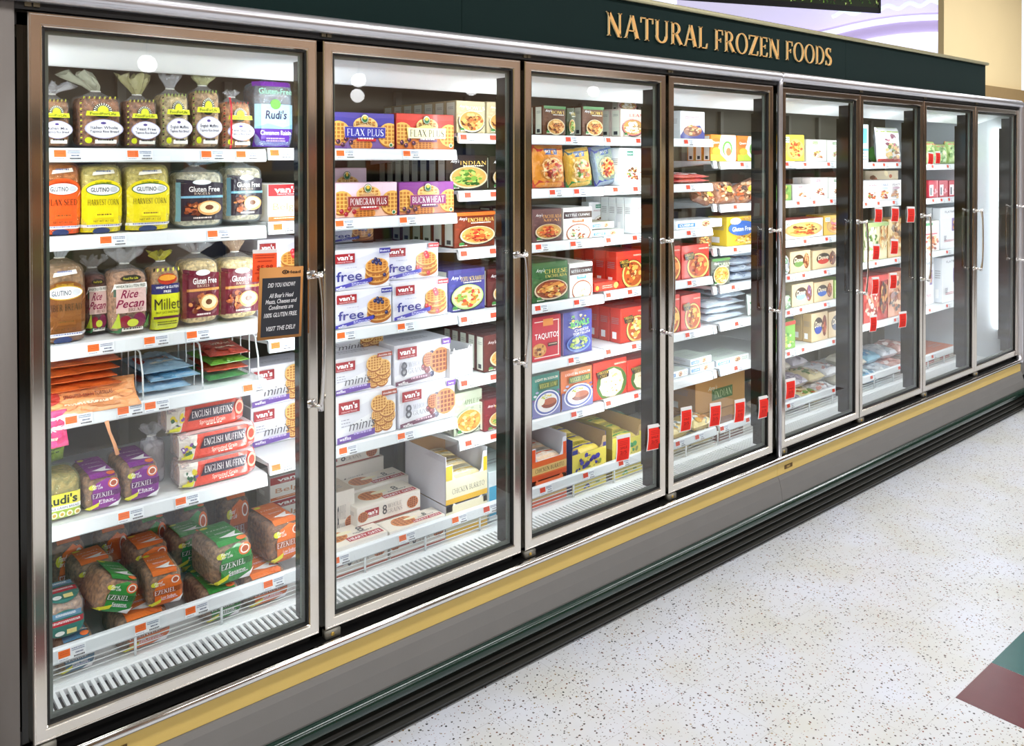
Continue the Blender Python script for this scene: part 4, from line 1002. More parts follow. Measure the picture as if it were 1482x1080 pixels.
def put_xyz(o, x, y, z, rz=0.0, tilt=0.0, roll=0.0):
    o.location = (x, y, z); o.rotation_euler = (tilt, roll, rz); return o
NTH = ['', 'second', 'third', 'fourth', 'fifth', 'sixth', 'seventh', 'eighth', 'ninth']
def rowput(maker, x0, x1, ytop, z, label, cat, group=None, off=0.0, n=1, pitch=.06, rot=0.0, up=1, uph=None, D=None, gap=.003, H=None, ymid=None):
    """stand a thing with its front between two picture columns on shelf height z; n deep, up high"""
    Y = YS+.016+off; ym = ymid or ytop+10
    a, c = atY(x0, ym, Y), atY(x1, ym, Y); W = c.x-a.x-gap; xc = (a.x+c.x)/2; z = SN(z, xc)
    if H is None: H = (atY((x0+x1)/2, ytop, Y).z-z)/up
    D_ = D or max(.02, pitch-.004)
    src = maker(W, H-.001, D_); k = 0; o = None; lvl = ['bottom of its stack', 'on top of its stack'] if up == 2 else ['bottom of its stack', 'middle of its stack', 'on top of its stack']
    for j in range(up):
        for i in range(n):
            o = src if k == 0 else copy_thing(src); k += 1
            put_xyz(o, xc, Y+i*pitch, z+.0005+j*H, rot)
            lb = label+(', '+lvl[min(j, len(lvl)-1)] if up > 1 else '')+((', '+NTH[i]+' back') if i else (', frontmost' if n > 1 else ''))
            if len(lb.split()) > 16: print('LONGLABEL', lb)
            tag(o, lb, cat, group or (label if k > 1 or n*up > 1 else None))
    return src
# ------------------------------------------------------------------ breads
def a_sun(name, edge='d8e040', txt='4a4a58'):
    def f(A):
        for i in range(14): A.poly([(.08+i*.06, .93), (.10+i*.06, .93), (.125+i*.06, .98), (.10+i*.06, .98)], '2a2a18' if i % 2 else edge)
        for i in range(16): A.poly([(.03, .05+i*.055), (.06, .06+i*.055), (.06, .08+i*.055), (.03, .075+i*.055)], '2a2a18' if i % 2 else edge)
        A.E(.5, .70, .23, .145, '23241c', 22); 
        for i in range(12):
            a = math.pi*i/11; A.poly([(.5+.13*math.cos(a), .70+.08*math.sin(a)), (.5+.22*math.cos(a-.07), .70+.14*math.sin(a-.07)), (.5+.22*math.cos(a+.07), .70+.14*math.sin(a+.07))], 'f4f4e0')
        A.E(.5, .71, .13, .085, 'd8dc30', 16); A.poly([(.12, .60), (.88, .60), (.86, .69), (.14, .69)], 'd8dc30'); A.T('FoodForLife', .5, .645, .05, '3a4a1c', w=.6)
        A.E(.52, .35, .42, .185, 'b8b4d4', 24); A.E(.52, .35, .395, .17, 'f2f1fa', 24); A.E(.5, .46, .07, .025, '5a4a90', 8)
        A.T(name, .52, .375, .06, txt, w=.62, bold=.01); A.T('Tapioca Rice Bread', .52, .30, .05, txt, w=.66); A.E(.17, .14, .07, .05, 'c8d020', 10); A.small(.55, .12, .4, '1c1c20', 1, .03); A.R(.30, .09, .8, .15, 'e8e4da')
        A.small(.55, .135, .36, '1c1c20', 1, .03)
        if edge == 'c02028': A.R(.16, .0, .21, 1, 'c02030')
    return f
def a_rudis(A):
    A.R(0, .0, 1, .30, '5a2a98'); A.R(0, .30, 1, .66, 'a8d0e2'); A.poly([(0, .30), (.3, .36), (.7, .30), (1, .36), (1, .28), (0, .28)], '8ac0d8')
    A.E(.5, .66, .14, .08, '6ab848', 14); A.T("Rudi's", .52, .50, .13, '2a1c48', w=.56, bold=.02, slant=.1); A.small(.52, .38, .5, 'e8f8ff', 1, .03)
    A.T('Cinnamon Raisin', .5, .22, .07, 'ffffff', w=.8, bold=.01); A.small(.5, .12, .5, 'c8b0e8', 2, .02); A.T('Gluten-Free', .5, .86, .09, '9ad0b0', w=.86)
    A.R(0, .93, 1, 1, '8a3ab8')
def a_glutino(c, dk, name, l2=None):
    def f(A):
        A.R(0, 0, 1, .62, c); A.E(.5, .62, .50, .17, c, 24); A.poly([(0, .62), (1, .62), (1, .5), (0, .5)], c)
        A.E(.5, .64, .42, .095, dk, 24); A.E(.5, .64, .40, .08, 'f4f4f4', 24); A.T('GLUTINO', .42, .64, .065, '28384a', w=.46, bold=.02); A.E(.76, .64, .10, .045, 'c8ccd0', 10)
        A.T('GLUTEN FREE', .5, .74, .035, dk, w=.4)
        A.T(name, .5, .45, .085, '2c2416', 'serif', w=.78); 
        if l2: A.T(l2, .5, .35, .06, '2c2416', 'serif', w=.5)
        A.R(.30, .22, .74, .28, bg2(c, 1.15)); A.small(.52, .255, .36, '6a4a20', 1, .02); A.T('NET WT 14.1 OZ', .5, .17, .03, '5a3a18', w=.5)
        A.R(0, .08, 1, .12, 'f2eef0'); A.E(.45, .03, .22, .05, '28386a', 12); A.small(.5, .10, .8, '6a70a0', 1, .015); A.poly([(.25, .90), (.75, .93), (.78, .88), (.22, .85)], 'f2eee0'); A.small(.5, .90, .36, '5a6aa0', 1, .02)
    return f
def a_bagel(c, c2, side):
    def f(A):
        A.R(.06, .12, .96, .78, c); A.poly([(.0, .80), (1, .70), (1, .78), (.0, .86)], c) ; A.E(.5, .80, .20, .045, 'e8f0f4', 14)
        A.T('Gluten Free', .55, .68, .095, 'f4f0ec', w=.66, bold=.012); A.T('BAGELS', .5, .60, .04, 'f0d8c0', 'serif', w=.34); A.R(.06, .52, .96, .56, c2)
        A.blobs(.35, .34, .26, .15, ['7a3a20', 'b05a30', 'd88a50', '5a2418'], 22, .3); A.E(.64, .34, .25, .13, 'd8a060', 18, ); A.E(.64, .35, .21, .10, 'f0d8a8', 16); A.E(.64, .35, .09, .045, '6a3a20', 12)
        A.small(.5, .16, .4, 'e8d8d0', 1, .025); A.R(0, .12, .06, .80, side)
    return f
def a_rice(A):
    A.R(.04, .60, .96, .76, '2c5a48'); A.poly([(.0, .66), (.06, .80), (.94, .80), (1, .66), (.94, .72), (.06, .72)], 'f0ece4'); A.T('WHEAT&GLUTEN FREE', .5, .76, .045, '1c4a3a', w=.82); A.E(.5, .88, .08, .04, 'e0d840', 10); A.E(.5, .88, .30, .05, '2a2a20', 10) ; A.T('Food For Life', .5, .88, .035, 'e0d840', w=.4)
    A.R(.10, .34, .92, .72, 'd8b8b0'); A.T('Rice', .48, .64, .13, '8a1c4a', w=.46, slant=.3, bold=.015); A.T('Pecan', .5, .49, .13, '8a1c4a', w=.74, slant=.3, bold=.015); A.T('BREAD', .62, .385, .05, '5a2a20', 'serif', w=.4)
    A.E(.34, .20, .17, .10, '8a1a30', 14); A.E(.72, .22, .17, .11, '7a2a4a', 14); A.E(.54, .18, .16, .06, 'c8d040', 10); A.poly([(0, .1), (.16, .36), (.22, .12)], 'b8c838'); A.poly([(.84, .1), (.98, .3), (1, .05)], '2a6a3a'); A.poly([(0, .05), (.3, .14), (.2, .04)], '2a6a3a')
    A.R(.24, .065, .82, .11, 'f0ece4'); A.small(.53, .09, .5, '1c1c20', 1, .018)
def a_millet(A):
    A.R(.0, .0, 1, .62, 'd8dc28'); A.R(0, .58, 1, .74, '24306a'); A.T('WHEAT & GLUTEN', .5, .69, .04, 'ffffff', w=.8); A.T('FREE', .5, .62, .04, 'ffffff', w=.26); A.E(.5, .82, .34, .09, 'b83a28', 12); A.E(.5, .84, .3, .05, 'e8a038', 10)
    A.T('Millet', .5, .42, .19, '23200f', w=.88, bold=-.003); A.T('FRUIT JUICE SWEETENED', .5, .28, .035, '23200f', w=.8); A.R(.04, .18, .96, .22, '5a1c38'); A.small(.5, .12, .7, '4a4a18', 2, .02)
    for i in range(10): A.poly([(.05+i*.09, .93), (.10+i*.09, .95), (.12+i*.09, .99), (.07+i*.09, .98)], 'd8dc28' if i % 2 else '2a2a18')
def a_ezek(c, name='EZEKIEL 4:9', l2='Flax', dk=None):
    def f(A):
        A.poly([(.20, .04), (.94, .04), (.98, .50), (.86, .86), (.60, .96), (.30, .86), (.20, .60)], c)
        A.E(.76, .78, .15, .15, 'e07038', 18); A.E(.76, .78, .11, .11, 'f0e8e0', 16); A.E(.76, .78, .08, .08, 'b85a38', 12)
        A.E(.20, .76, .10, .08, 'd8d838', 8); A.T('Food', .30, .80, .08, 'f4f4f4', w=.2, slant=.3); A.T('for Life', .34, .72, .07, 'f4f4f4', w=.26, slant=.3)
        A.R(.16, .40, .96, .57, bg2(c, .45)); A.T(name, .56, .485, .14, 'f8f4f8', 'serif', w=.74); A.T(l2, .56, .30, .09, 'f0e8f0', w=.4); A.small(.56, .22, .5, 'e8d8f0', 1, .025)
        A.poly([(.02, .04), (.34, .16), (.38, .28), (.06, .16)], 'e0dc30'); A.poly([(.60, .08), (.72, .14), (.98, .22), (.88, .10), (.94, .02), (.76, .06)], 'f2f0f4')
    return f
def a_ezektop(c):
    def f(A):
        A.poly([(.16, 0), (.84, 0), (.84, .94), (.16, .94)], c); A.T('EZEKIEL', .5, .62, .05, 'f0e8e8', 'serif', w=.56); A.T(' 4:9', .5, .50, .05, 'f0e8e8', 'serif', w=.2)
        A.poly([(.3, .24), (.5, .28), (.78, .36), (.68, .22), (.9, .14), (.55, .16)], 'f4f2f4'); A.E(.74, .06, .12, .05, 'e07038', 12); A.E(.26, .8, .1, .05, 'e0dc30', 8); A.small(.5, .42, .4, 'e8dce8', 2, .015)
    return f
def a_muffin(A):
    A.R(0, 0, 1, 1, 'e04a34'); A.poly([(.0, .0), (.16, .0), (.22, 1), (.0, 1)], 'e8e0d8'); A.blobs(.12, .5, .1, .4, ['7a4a9a', 'e8d030', 'f4f0e8', '3a6a4a'], 16, .3)
    A.poly([(.24, .42), (.82, .42), (.86, .88), (.30, .88)], '2e1e34'); A.T('ENGLISH MUFFINS', .56, .66, .27, 'f4ecec', 'serif', w=.54); A.T('Sprouted Grain', .56, .30, .17, 'f8d8c8', w=.34); A.small(.58, .14, .2, 'ffe8d8', 1, .05)
    A.E(.92, .62, .06, .30, 'f0b8a0', 14); A.E(.92, .62, .04, .2, 'c04a38', 12); A.poly([(.02, .02), (.14, .1), (.16, .3), (.03, .2)], 'e0dc30')
def a_rudig(A):
    A.R(.02, .04, .96, .62, 'a8c040'); A.R(.02, .34, .96, .62, 'e2d840'); A.T("Rudi's", .5, .48, .20, '1c2c14', w=.76, bold=.03); A.R(.02, .24, .96, .34, 'f0f2e8'); A.T('WHOLE GRAIN BREAD', .5, .29, .055, '2a3a7a', w=.84)
    for i in range(5): A.E(.15+i*.18, .14, .075, .07, 'f0f0d0', 12); A.E(.15+i*.18, .14, .045, .04, 'c8a040', 10)
def a_oat(A):
    A.E(.5, .45, .48, .42, '3a7a70', 22); A.R(.06, .42, .94, .60, 'b8303c'); A.small(.5, .53, .7, 'f4e8e8', 2, .03); A.R(.12, .66, .88, .82, '6a94b0'); A.small(.5, .76, .5, 'f0f4f8', 2, .025); A.E(.35, .20, .12, .07, 'e8ece8', 12); A.R(.52, .14, .76, .28, 'e8d890')
def put_loaf(o, x0, x1, z, off=0.0, rz=0.0, dz=0.0):
    Y = YS+.016+off; a, c = atY(x0, 400, Y), atY(x1, 400, Y)
    put_xyz(o, (a.x+c.x)/2, Y, z+dz, rz); return o
def width(x0, x1, Y, y=400): return atY(x1, y, Y).x-atY(x0, y, Y).x
def height(x, y, z, Y): return atY(x, y, Y).z-z
BRN = 'b98a58'; L1 = 'loaf'
Yf = YS+.016
def std(x0, x1, yt, z, bread, art, plume, seed, film=('f2f2f4', .09), label='', off=.01, D=.12, cat='bread', grp=None, topart=None, name='bread_loaf', rz=0.0, W=None):
    Y = YS+.016+off; z = max(SN(z, atY(x0, 400, Y).x), SN(z, atY(x1, 400, Y).x)); Wd = W or width(x0, x1, Y)-.007
    o = loaf(name, Wd, height((x0+x1)/2, yt, z, Y), D, bread, art, topart, plume, film, seed)
    put_xyz(o, (atY(x0, 400, Y).x+atY(x1, 400, Y).x)/2, Y, z+.0005, rz); tag(o, label, cat, grp); return o
WP = lambda r, h, l=0.0, c='e8eaf0', a=.38: ((c, a), h, r, l)
# top shelf of the first door
z = 1.831; g = 'tapioca rice breads on the top shelf'
std(56, 107, 141, z, 'b07a48', a_sun('Italian Mix'), WP(.03, .03, .03), 1, label='bagged rice bread with sun logo, leftmost on the top shelf', grp=g)
std(115, 181, 137, z, 'a86c40', a_sun('Italian Whole'), WP(.036, .05, -.05, 'dfe2c8', .55), 2, label='wide rice loaf with sun logo, second from left on the top shelf', grp=g)
std(184, 233, 142, z, 'a06a44', a_sun('Yeast Free'), WP(.038, .055, -.01, 'd8d49a', .6), 3, label='yeast free rice loaf with striped gathered neck on the top shelf', grp=g)
std(235, 279, 133, z, 'd8c088', a_sun('English Muffins', 'a8d050'), WP(.028, .045, 0), 4, label='pale english muffins bag edged green, middle of the top shelf', grp=g)
std(280, 322, 128, z, 'c8a070', a_sun('English Muffins', '9ad048'), WP(.028, .035, .0, 'dfe2a8', .5), 5, label='green edged english muffins bag left of the red edged buns', grp=g, rz=-.12)
std(323, 369, 145, z, 'd09058', a_sun('New Sesame', 'c02028'), WP(.02, .02, .0), 6, label='red edged bag of sesame buns beside the purple loaf', grp=g)
std(370, 428, 118, z, '8a5a38', a_rudis, WP(.035, .01, 0, '8a3ab8', .9), 7, ('b8d8ec', .35), label='purple and pale blue bag of cinnamon raisin bread, right end of top shelf')
# second shelf
z = 1.585; g = 'gluten free breads on the second shelf'
std(60, 121, 235, z, 'c08a50', a_glutino('ec5a20', 'c84010', 'FLAX SEED'), None, 8, ('f08a50', .3), label='orange bag of flax seed bread on the second shelf', grp=g)
std(118, 181, 238, z, 'e8d088', a_glutino('f0dc18', '3a6a2a', 'HARVEST CORN'), None, 9, ('f4ec80', .3), label='left of the two yellow bags of harvest corn bread', grp=g)
std(184, 250, 238, z, 'e8d088', a_glutino('f0dc18', '3a6a2a', 'HARVEST CORN'), None, 10, ('f4ec80', .3), label='right of the two yellow bags of harvest corn bread', grp=g)
std(256, 328, 246, z, 'e8d8b0', a_bagel('2a2430', '7ab0c8', '6a9aa8'), WP(.04, .02, .02, 'a8d4ec', .5), 11, ('c8dce4', .2), label='dark blue bag of gluten free bagels beside the yellow breads', grp=g, name='bagel_bag')
std(330, 384, 240, z, 'f0e0b8', a_bagel('2a2430', '7ab0c8', '6a9aa8'), WP(.036, .02, -.03, 'b8e0f0', .5), 12, ('d0e0e8', .2), label='dark blue bag of gluten free bagels beside the waffle box', grp=g, name='bagel_bag')
rowput(lambda W, H, D: carton('waffle_box', W, H, D, a_belgian, 'e8e4e0'), 387, 440, 266, 1.596, 'white and red belgian waffle box at right of the second bread shelf', 'frozen food box', D=.2, off=.0)
# third shelf
z = 1.281; g = 'gluten free breads on the third shelf'
std(59, 127, 382, z, 'a88058', a_glutino('7a4a20', 'c8a030', 'FIBER BREAD'), WP(.03, .055, .02, 'e4e8ee', .45), 13, ('c8a888', .25), label='brown bag of fiber bread on the third shelf', grp=g)
std(124, 158, 396, z, '7a4a3a', a_rice, WP(.03, .03, .0), 14, label='rice pecan loaf half hidden behind the front rice pecan loaf', grp=g, off=.07)
std(160, 217, 390, z, 'c0906a', a_rice, WP(.045, .05, .01), 15, label='rice pecan loaf with full label standing at the shelf front', grp=g)
std(219, 264, 386, z, 'c89a60', a_millet, WP(.03, .025, .0, 'e2e04a', .7), 16, label='yellow bag of millet bread on the third shelf', grp=g)
std(265, 321, 374, z, 'e8cc90', a_bagel('6a1c30', 'd0904a', '7a2a38'), WP(.04, .04, .0), 17, label='burgundy bag of gluten free bagels beside the yellow millet bread', grp=g, name='bagel_bag')
std(321, 379, 372, z, 'f0d89a', a_bagel('6a1c30', 'd0904a', '7a2a38'), WP(.03, .045, -.01, 'f0d0b0', .5), 18, label='burgundy bag of gluten free bagels behind the orange price card', grp=g, name='bagel_bag')
rowput(lambda W, H, D: carton('waffle_box', W, H, D, a_free('red'), 'dcdce8'), 372, 440, 345, 1.217, 'white free waffle box behind the chalk sign', 'frozen food box', 'waffle boxes behind the chalk sign', D=.19, up=2, off=.11)
def brown_tip(): pass
# fourth shelf: flat tortilla packs between wire dividers
z = 1.088; rg = random.Random(3)
def a_tort(c, nm, t='7a2a14'):
    def f(A):
        A.R(0, 0, 1, 1, c); A.blobs(.5, .5, .5, .5, [bg2(c, .8), bg2(c, 1.2), bg2(c, .95)], 26, .25); A.T(nm, .5, .5, .12, t, w=.5); A.E(.14, .5, .08, .2, 'c03020', 12); A.small(.5, .25, .5, 'f0e0c0', 2, .03)
    return f
o = None
for i in range(6):
    src = pillow('tortilla_pack',   .185, .26, .019, a_tort('d8682c' if i % 2 == 0 else 'c4562a', 'SPROUTED GRAIN'), 'd86a30', seed=20+i, mess=.003) if i < 2 else copy_thing(P_[i % 2]) if False else None
    if i == 0: P_ = []
    if src is None: src = copy_thing(P_[i % 2])
    else: P_.append(src)
    put_xyz(src, atY(65, 560, Yf).x+.10+.006*(i % 3), Yf+.01+.008*(i % 2), z+.014+.0225*i, .04*((-1)**i), math.radians(-89))
    tag(src, 'orange flat tortilla pack, '+['bottom', 'second', 'third', 'fourth', 'fifth', 'top'][i]+' of the orange stack', 'tortillas', 'orange tortilla packs')
hang = pillow('tortilla_pack', .27, .11, .012, a_tort('f0a060', 'SPROUTED GRAIN TORTILLAS'), 'f4b078', seed=31, mess=.006)
put_xyz(hang, atY(135, 590, YS-.03).x, YS-.005, z-.005, -.05, math.radians(-50)); tag(hang, 'pale orange tortilla bag flopping over the shelf edge', 'tortillas')
b = MB(); b.tube([(0, 0, 0), (.006, -.004, -.03), (.02, -.004, -.07), (.028, -.002, -.10)], [.006, .004, .005, .006], lin('f0a878'), n=6); o = b.build('bag_strip', M_FILM)
put_xyz(o, atY(152, 600, YS-.02).x, YS-.035, z-.03); tag(o, 'thin orange bag strip dangling below the tortilla shelf', 'bag strip')
pk = pillow('tortilla_pack', .12, .10, .012, a_tort('e8407a', 'PINK', 'ffffff'), 'e85a8a', seed=33); put_xyz(pk, atY(72, 610, YS-.02).x-.01, YS-.012, z-.085, .1, math.radians(-8)); tag(pk, 'pink bag hanging at the far left below the tortillas', 'tortillas')
for i, (cx_, c, nm) in enumerate(((228, '8ab8d8', 'BLUE'), (246, '6aa8d0', 'BLUE'), (238, 'a8c8dc', 'BLUE'))):
    s_ = pillow('tortilla_pack',   .15, .22, .019, a_tort(c, 'TORTILLAS', 'c87830'), 'a0c4dc', seed=40+i, mess=.004); put_xyz(s_, atY(cx_+14, 560, Yf).x, Yf+.02+.012*i, z+.015+.025*i, .06*(i-1), math.radians(-88)); tag(s_, 'blue tortilla pack, '+['bottom', 'middle', 'top'][i]+' of the blue stack', 'tortillas', 'blue tortilla packs')
for i, c in enumerate(('3a8a4a', 'd8502c', '6aa83a', 'b8402a')):
    s_ = pillow('tortilla_pack', .13, .20, .018, a_tort(c, 'WRAPS', 'f0e8d0'), c, seed=50+i, mess=.004); put_xyz(s_, atY(336, 560, Yf).x+.004*i, Yf+.03+.012*(i % 2), z+.015+.0235*i, .05*((-1)**i), math.radians(-88)); tag(s_, ('green', 'red', 'light green', 'dark red')[i]+' wrap pack lying between the right wire dividers', 'tortillas')
rowput(lambda W, H, D: carton('waffle_box', W, H, D, a_minis, 'e2e0ea'), 362, 450, 526, .805, 'white mini waffle box at the right of the muffin shelf', 'frozen food box', 'mini waffle boxes beside the muffins', D=.14, up=2, off=.16)
# fifth shelf
z = .782
std(52, 119, 690, z, 'a8804c', a_rudig, None, 60, ('c8d890', .25), label='green labelled whole grain loaf at left of the sprouted grain breads', D=.14)
nk = pillow('bread_bag', .07, .11, .02, lambda A: (A.R(0, 0, 1, 1, '8aa838'), A.small(.5, .6, .6, '2a3a14', 4, .03, .1)), '8aa83a', seed=61); put_xyz(nk, atY(80, 660, Yf+.09).x, Yf+.15, z+.13, .2, .3); tag(nk, 'green bread bag standing behind the whole grain loaf', 'bread')
g = 'purple sprouted loaves on the fifth shelf'
def ez(x0, x1, yt, z, c, seed, label, rz=0, off=.01, D=.21, l2='Flax', bread='9a7048', grp=None, dz=0, film=('e8e8ee', .07), roll=0.0, tilt=0.0, W=None, H=None):
    Y = YS+.016+off; W = W or width(x0, x1, Y)-.003; H = H or height((x0+x1)/2, yt, z, Y)
    o = loaf('bread_loaf', W, H, D, bread, a_ezek(c, l2=l2), a_ezektop(c), None, film, seed); put_xyz(o, (atY(x0, 400, Y).x+atY(x1, 400, Y).x)/2, Y, z+.0005+dz, rz, tilt, roll); tag(o, label, 'bread', grp); return o
ez(119, 176, 690, z, '8c2a92', 62, 'purple labelled sprouted grain loaf nearer the green loaf, fifth shelf', grp=g)
ez(176, 232, 672, z, '7c2488', 63, 'purple labelled sprouted grain loaf beside the english muffins, fifth shelf', grp=g)
ez(122, 172, 690, z, '8c2a92', 64, 'purple sprouted grain loaf lying behind the left one', off=.24, grp=g, dz=.0); ez(178, 228, 672, z, '7c2488', 65, 'purple sprouted grain loaf lying behind the right one', off=.24, grp=g)
g = 'red packs of english muffins'
Ym = YS+.02; mx0, mx1 = atY(250, 640, Ym).x, atY(371, 640, Ym).x
H1 = .108
for i, (dx, dy) in enumerate(((0, 0), (0, .004), (-.028, .03))):
    Wm = mx1-mx0-.02
    o = loaf('muffin_pack', Wm, .083, .11, 'd8a070', a_muffin, lambda A: (A.R(.0, 0, 1, .9, 'e8d0d0'), A.R(.1, .2, .9, .4, 'd85a40')), None, ('f4e8ee', .4), 66+i); put_xyz(o, (mx0+mx1)/2+dx+.012, Ym+dy, z+.001+i*.084); tag(o, 'red pack of english muffins, '+['bottom', 'middle', 'top'][i]+' of the stack', 'english muffins', g)
std(206, 240, 640, z, 'c8c0c8', None, WP(.03, .03, .0), 70, ('f0f0f8', .45), label='crumpled clear bag standing left of the muffin stack', off=.12, D=.07, name='plastic_bag', cat='bag')
# boxes below right, sixth shelf of the next bay
rowput(lambda W, H, D: carton('waffle_box', W, H, D, a_belgian, 'dcd8d8'), 390, 450, 685, ZB, 'white waffle box stacked in the basket behind the orange loaf', 'frozen food box', 'waffle boxes behind the orange loaf', D=.12, off=.36, up=3)
# basket of the first door
z = ZB; g = 'sprouted grain loaves in the first basket'
O_, G_ = 'e07028', '2c8a3c'
for i, (x0, x1, yt, c, off, l2, lab) in enumerate(((80, 140, 872, '4a7a98', .012, 'Whole Wheat', 'blue labelled loaf under the oat loaf, seen through the basket wires'), (168, 250, 850, O_, .012, 'Low Sodium', 'orange loaf under the tilted green loaf, seen through the wires'), (292, 352, 830, G_, .012, 'Sesame', 'green loaf at the basket front seen through the wires'), (353, 420, 812, O_, .012, 'Low Sodium', 'orange loaf at the right of the basket seen through the wires'))):
    W = width(x0, x1, YS+.02)-.004; o = loaf('bread_loaf', W, .098, .22, '9a7450', a_ezek(c, l2=l2), a_ezektop(c), None, ('e8e8ee', .07), 80+i); put_xyz(o, (atY(x0, 900, YS+.02).x+atY(x1, 900, YS+.02).x)/2, YS+.014, z+.0005); tag(o, lab, 'bread', g)
zz = z+.1
o = loaf('bread_loaf', .105, .10, .18, 'a8805c', a_oat, a_oat, None, ('e4e8ee', .2), 84); put_xyz(o, atY(98, 900, YS+.02).x-.005, YS+.02, zz+.003, -.05, .0); tag(o, 'teal and red labelled oat loaf at the left of the basket', 'bread')
o = ez(0, 0, 0, zz, G_, 85, 'green sesame loaf tilted sideways in the middle of the basket', rz=.5, W=.115, H=.10, D=.17, l2='Sesame', grp=g); put_xyz(o, atY(168, 880, YS+.02).x-.012, YS+.02, zz+.030, .08, .0, .42)
o = ez(0, 0, 0, zz, O_, 86, 'orange loaf lying right of the tilted green loaf', W=.108, H=.10, D=.18, l2='Low Sodium', grp=g); put_xyz(o, atY(236, 860, YS+.02).x+.008, YS+.02, zz+.003, -.08, .0, .0)
o = ez(0, 0, 0, zz, G_, 87, 'large green sesame loaf at the right of the basket', W=.145, H=.135, D=.19, l2='Sesame', grp=g, bread='a07c58'); put_xyz(o, atY(338, 820, YS+.02).x, YS+.018, zz+.003, .06)
o = ez(0, 0, 0, zz, O_, 88, 'orange loaf leaning right of the large green loaf', W=.125, H=.14, D=.20, l2='Low Sodium', grp=g, bread='8a5c38'); put_xyz(o, atY(412, 790, YS+.02).x+.018, YS+.04, zz+.003, .05)
for i, (x, c) in enumerate(((105, O_), (170, O_), (228, G_), (288, G_), (350, O_))):
    o = ez(0, 0, 0, z, c, 90+i, ('orange', 'orange', 'green', 'green', 'orange')[i]+' loaf standing on end at the back of the basket, '+['leftmost', 'second', 'third', 'fourth', 'fifth'][i]+' from left', W=.105, H=.23, D=.10, l2='Flax', grp='loaves at the back of the basket', bread='7a5a38', off=.3); put_xyz(o, atY(x, 780, YS+.34).x, YS+.37, z+.002, .03*(-1)**i, -.04)
for i, x in enumerate((135, 215, 275)):
    c = (O_, O_, G_)[i]
    o = ez(0, 0, 0, z, c, 96+i, ('orange', 'second orange', 'dark green')[i]+' loaf lying behind the tilted green loaf', W=.125, H=.11, D=.13, l2='Flax', grp='loaves at the back of the basket', bread='8a6a48'); put_xyz(o, atY(x, 820, YS+.25).x, YS+.222, z+.101, .04, .0)

# ------------------------------------------------------------------ second door
FP = a_np('4a3f9a', '7a5a9a', '3a38a0', 'e8e8f8', 'FLAX PLUS', 'c02a30', 'd8b080'); FR = a_np('c8382c', 'c86a2a', 'f0e6b8', '2a2420', 'FLAX PLUS', '6a3a5a', 'e8d078')
PG = a_np('ecd0e0', 'e8b8a0', '8a1c2a', 'ffffff', 'POMEGRAN PLUS', 'b83038', 'c89a70'); BW = a_np('8a3a90', 'b06a50', '8a2468', 'ffffff', 'BUCKWHEAT', '5a1c50', 'e0b060')
def BX(art, side='e6e6ee', top=None, spine=None, name='waffle_box', seed=1): return lambda W, H, D: carton(name, W, H, D, art, side, top, spine, seed=seed)
g = 'organic waffle boxes behind the second door'
rowput(BX(FP, '4a3f8a'), 480, 571, 163, 1.836, 'purple flax waffle box on the top shelf', 'frozen food box', g, D=.16)
rowput(BX(FR, 'b83428'), 573, 657, 165, 1.836, 'red flax waffle box on the top shelf', 'frozen food box', g, D=.16)
rowput(BX(PG, 'e0b8c8'), 485, 575, 264, 1.595, 'pink pomegranate waffle box on the second shelf', 'frozen food box', g, D=.07)
rowput(BX(BW, '7a3080'), 577, 657, 263, 1.595, 'magenta BUCKWHEAT waffle box on the second shelf', 'frozen food box', g, D=.09)
rowput(BX(PG, 'e0b8c8'), 470, 531, 243, 1.595, 'pink waffle box stacked deeper behind the pomegranate box', 'frozen food box', g, D=.12, off=.22)
def DN(bg, title, tcol, foods, spine='e0e4d4', **k): return lambda W, H, D: carton('frozen_dinner_box', W, H, D, a_dinner(bg, title, tcol, foods, **k), bg2(bg, .8), bg2(bg, .9), spine)
D2 = dict(cat='frozen food box')
rowput(DN('c8b890', 'BOWLS', 'f8f4e8', F_MEAT, plate=(.5, .36, .46, .34)), 660, 702, 146, 1.9, 'pale tan dinner box with a bowl, top right behind the second door', n=7, pitch=.075, group='tan dinner boxes on the top shelf', **D2)
rowput(DN('c8b890', 'BOWLS', 'f8f4e8', F_MEAT, plate=(.5, .36, .46, .34)), 704, 750, 148, 1.9, 'pale tan dinner box cut off by the door post', n=7, pitch=.075, group='tan dinner boxes on the top shelf', **D2)
rowput(DN('2a1c14', 'INDIAN', 'e8c060', F_GRN, plate=(.52, .36, .46, .32)), 645, 706, 224, 1.677, 'dark INDIAN dinner box of greens and beans', n=8, pitch=.062, off=.05, group='indian dinner boxes', **D2)
rowput(DN('2a1c14', 'INDIAN', 'e8c060', F_GRN, plate=(.52, .36, .46, .32)), 708, 760, 226, 1.677, 'dark INDIAN dinner box cut off by the door post', n=7, pitch=.062, off=.05, group='indian dinner boxes', **D2)
rowput(DN('7a3018', 'ENCHILADA', 'f0d070', F_RED, band='ee7028', plate=(.55, .33, .44, .26)), 657, 716, 306, 1.453, 'orange banded enchilada dinner box', n=6, pitch=.075, off=.03, group='enchilada dinner boxes', **D2)
rowput(DN('4a4a90', 'TOFU SCRAMBLE', 'f0d060', F_PASTA+['7a9a40', 'b83a28'], rim='a8c880', inner='e0d8a0', plate=(.5, .34, .44, .30)), 648, 702, 389, 1.2, 'blue TOFU SCRAMBLE box with a green bowl', n=4, pitch=.08, off=.05, group='tofu scramble boxes', **D2)
rowput(DN('5a1c20', 'MEXICAN', 'f0d060', F_GRN), 705, 755, 387, 1.2, 'dark red dinner box right of the TOFU SCRAMBLE box', n=4, pitch=.08, off=.05, group='dark red dinner boxes', **D2)
g = 'free waffle boxes behind the second door'
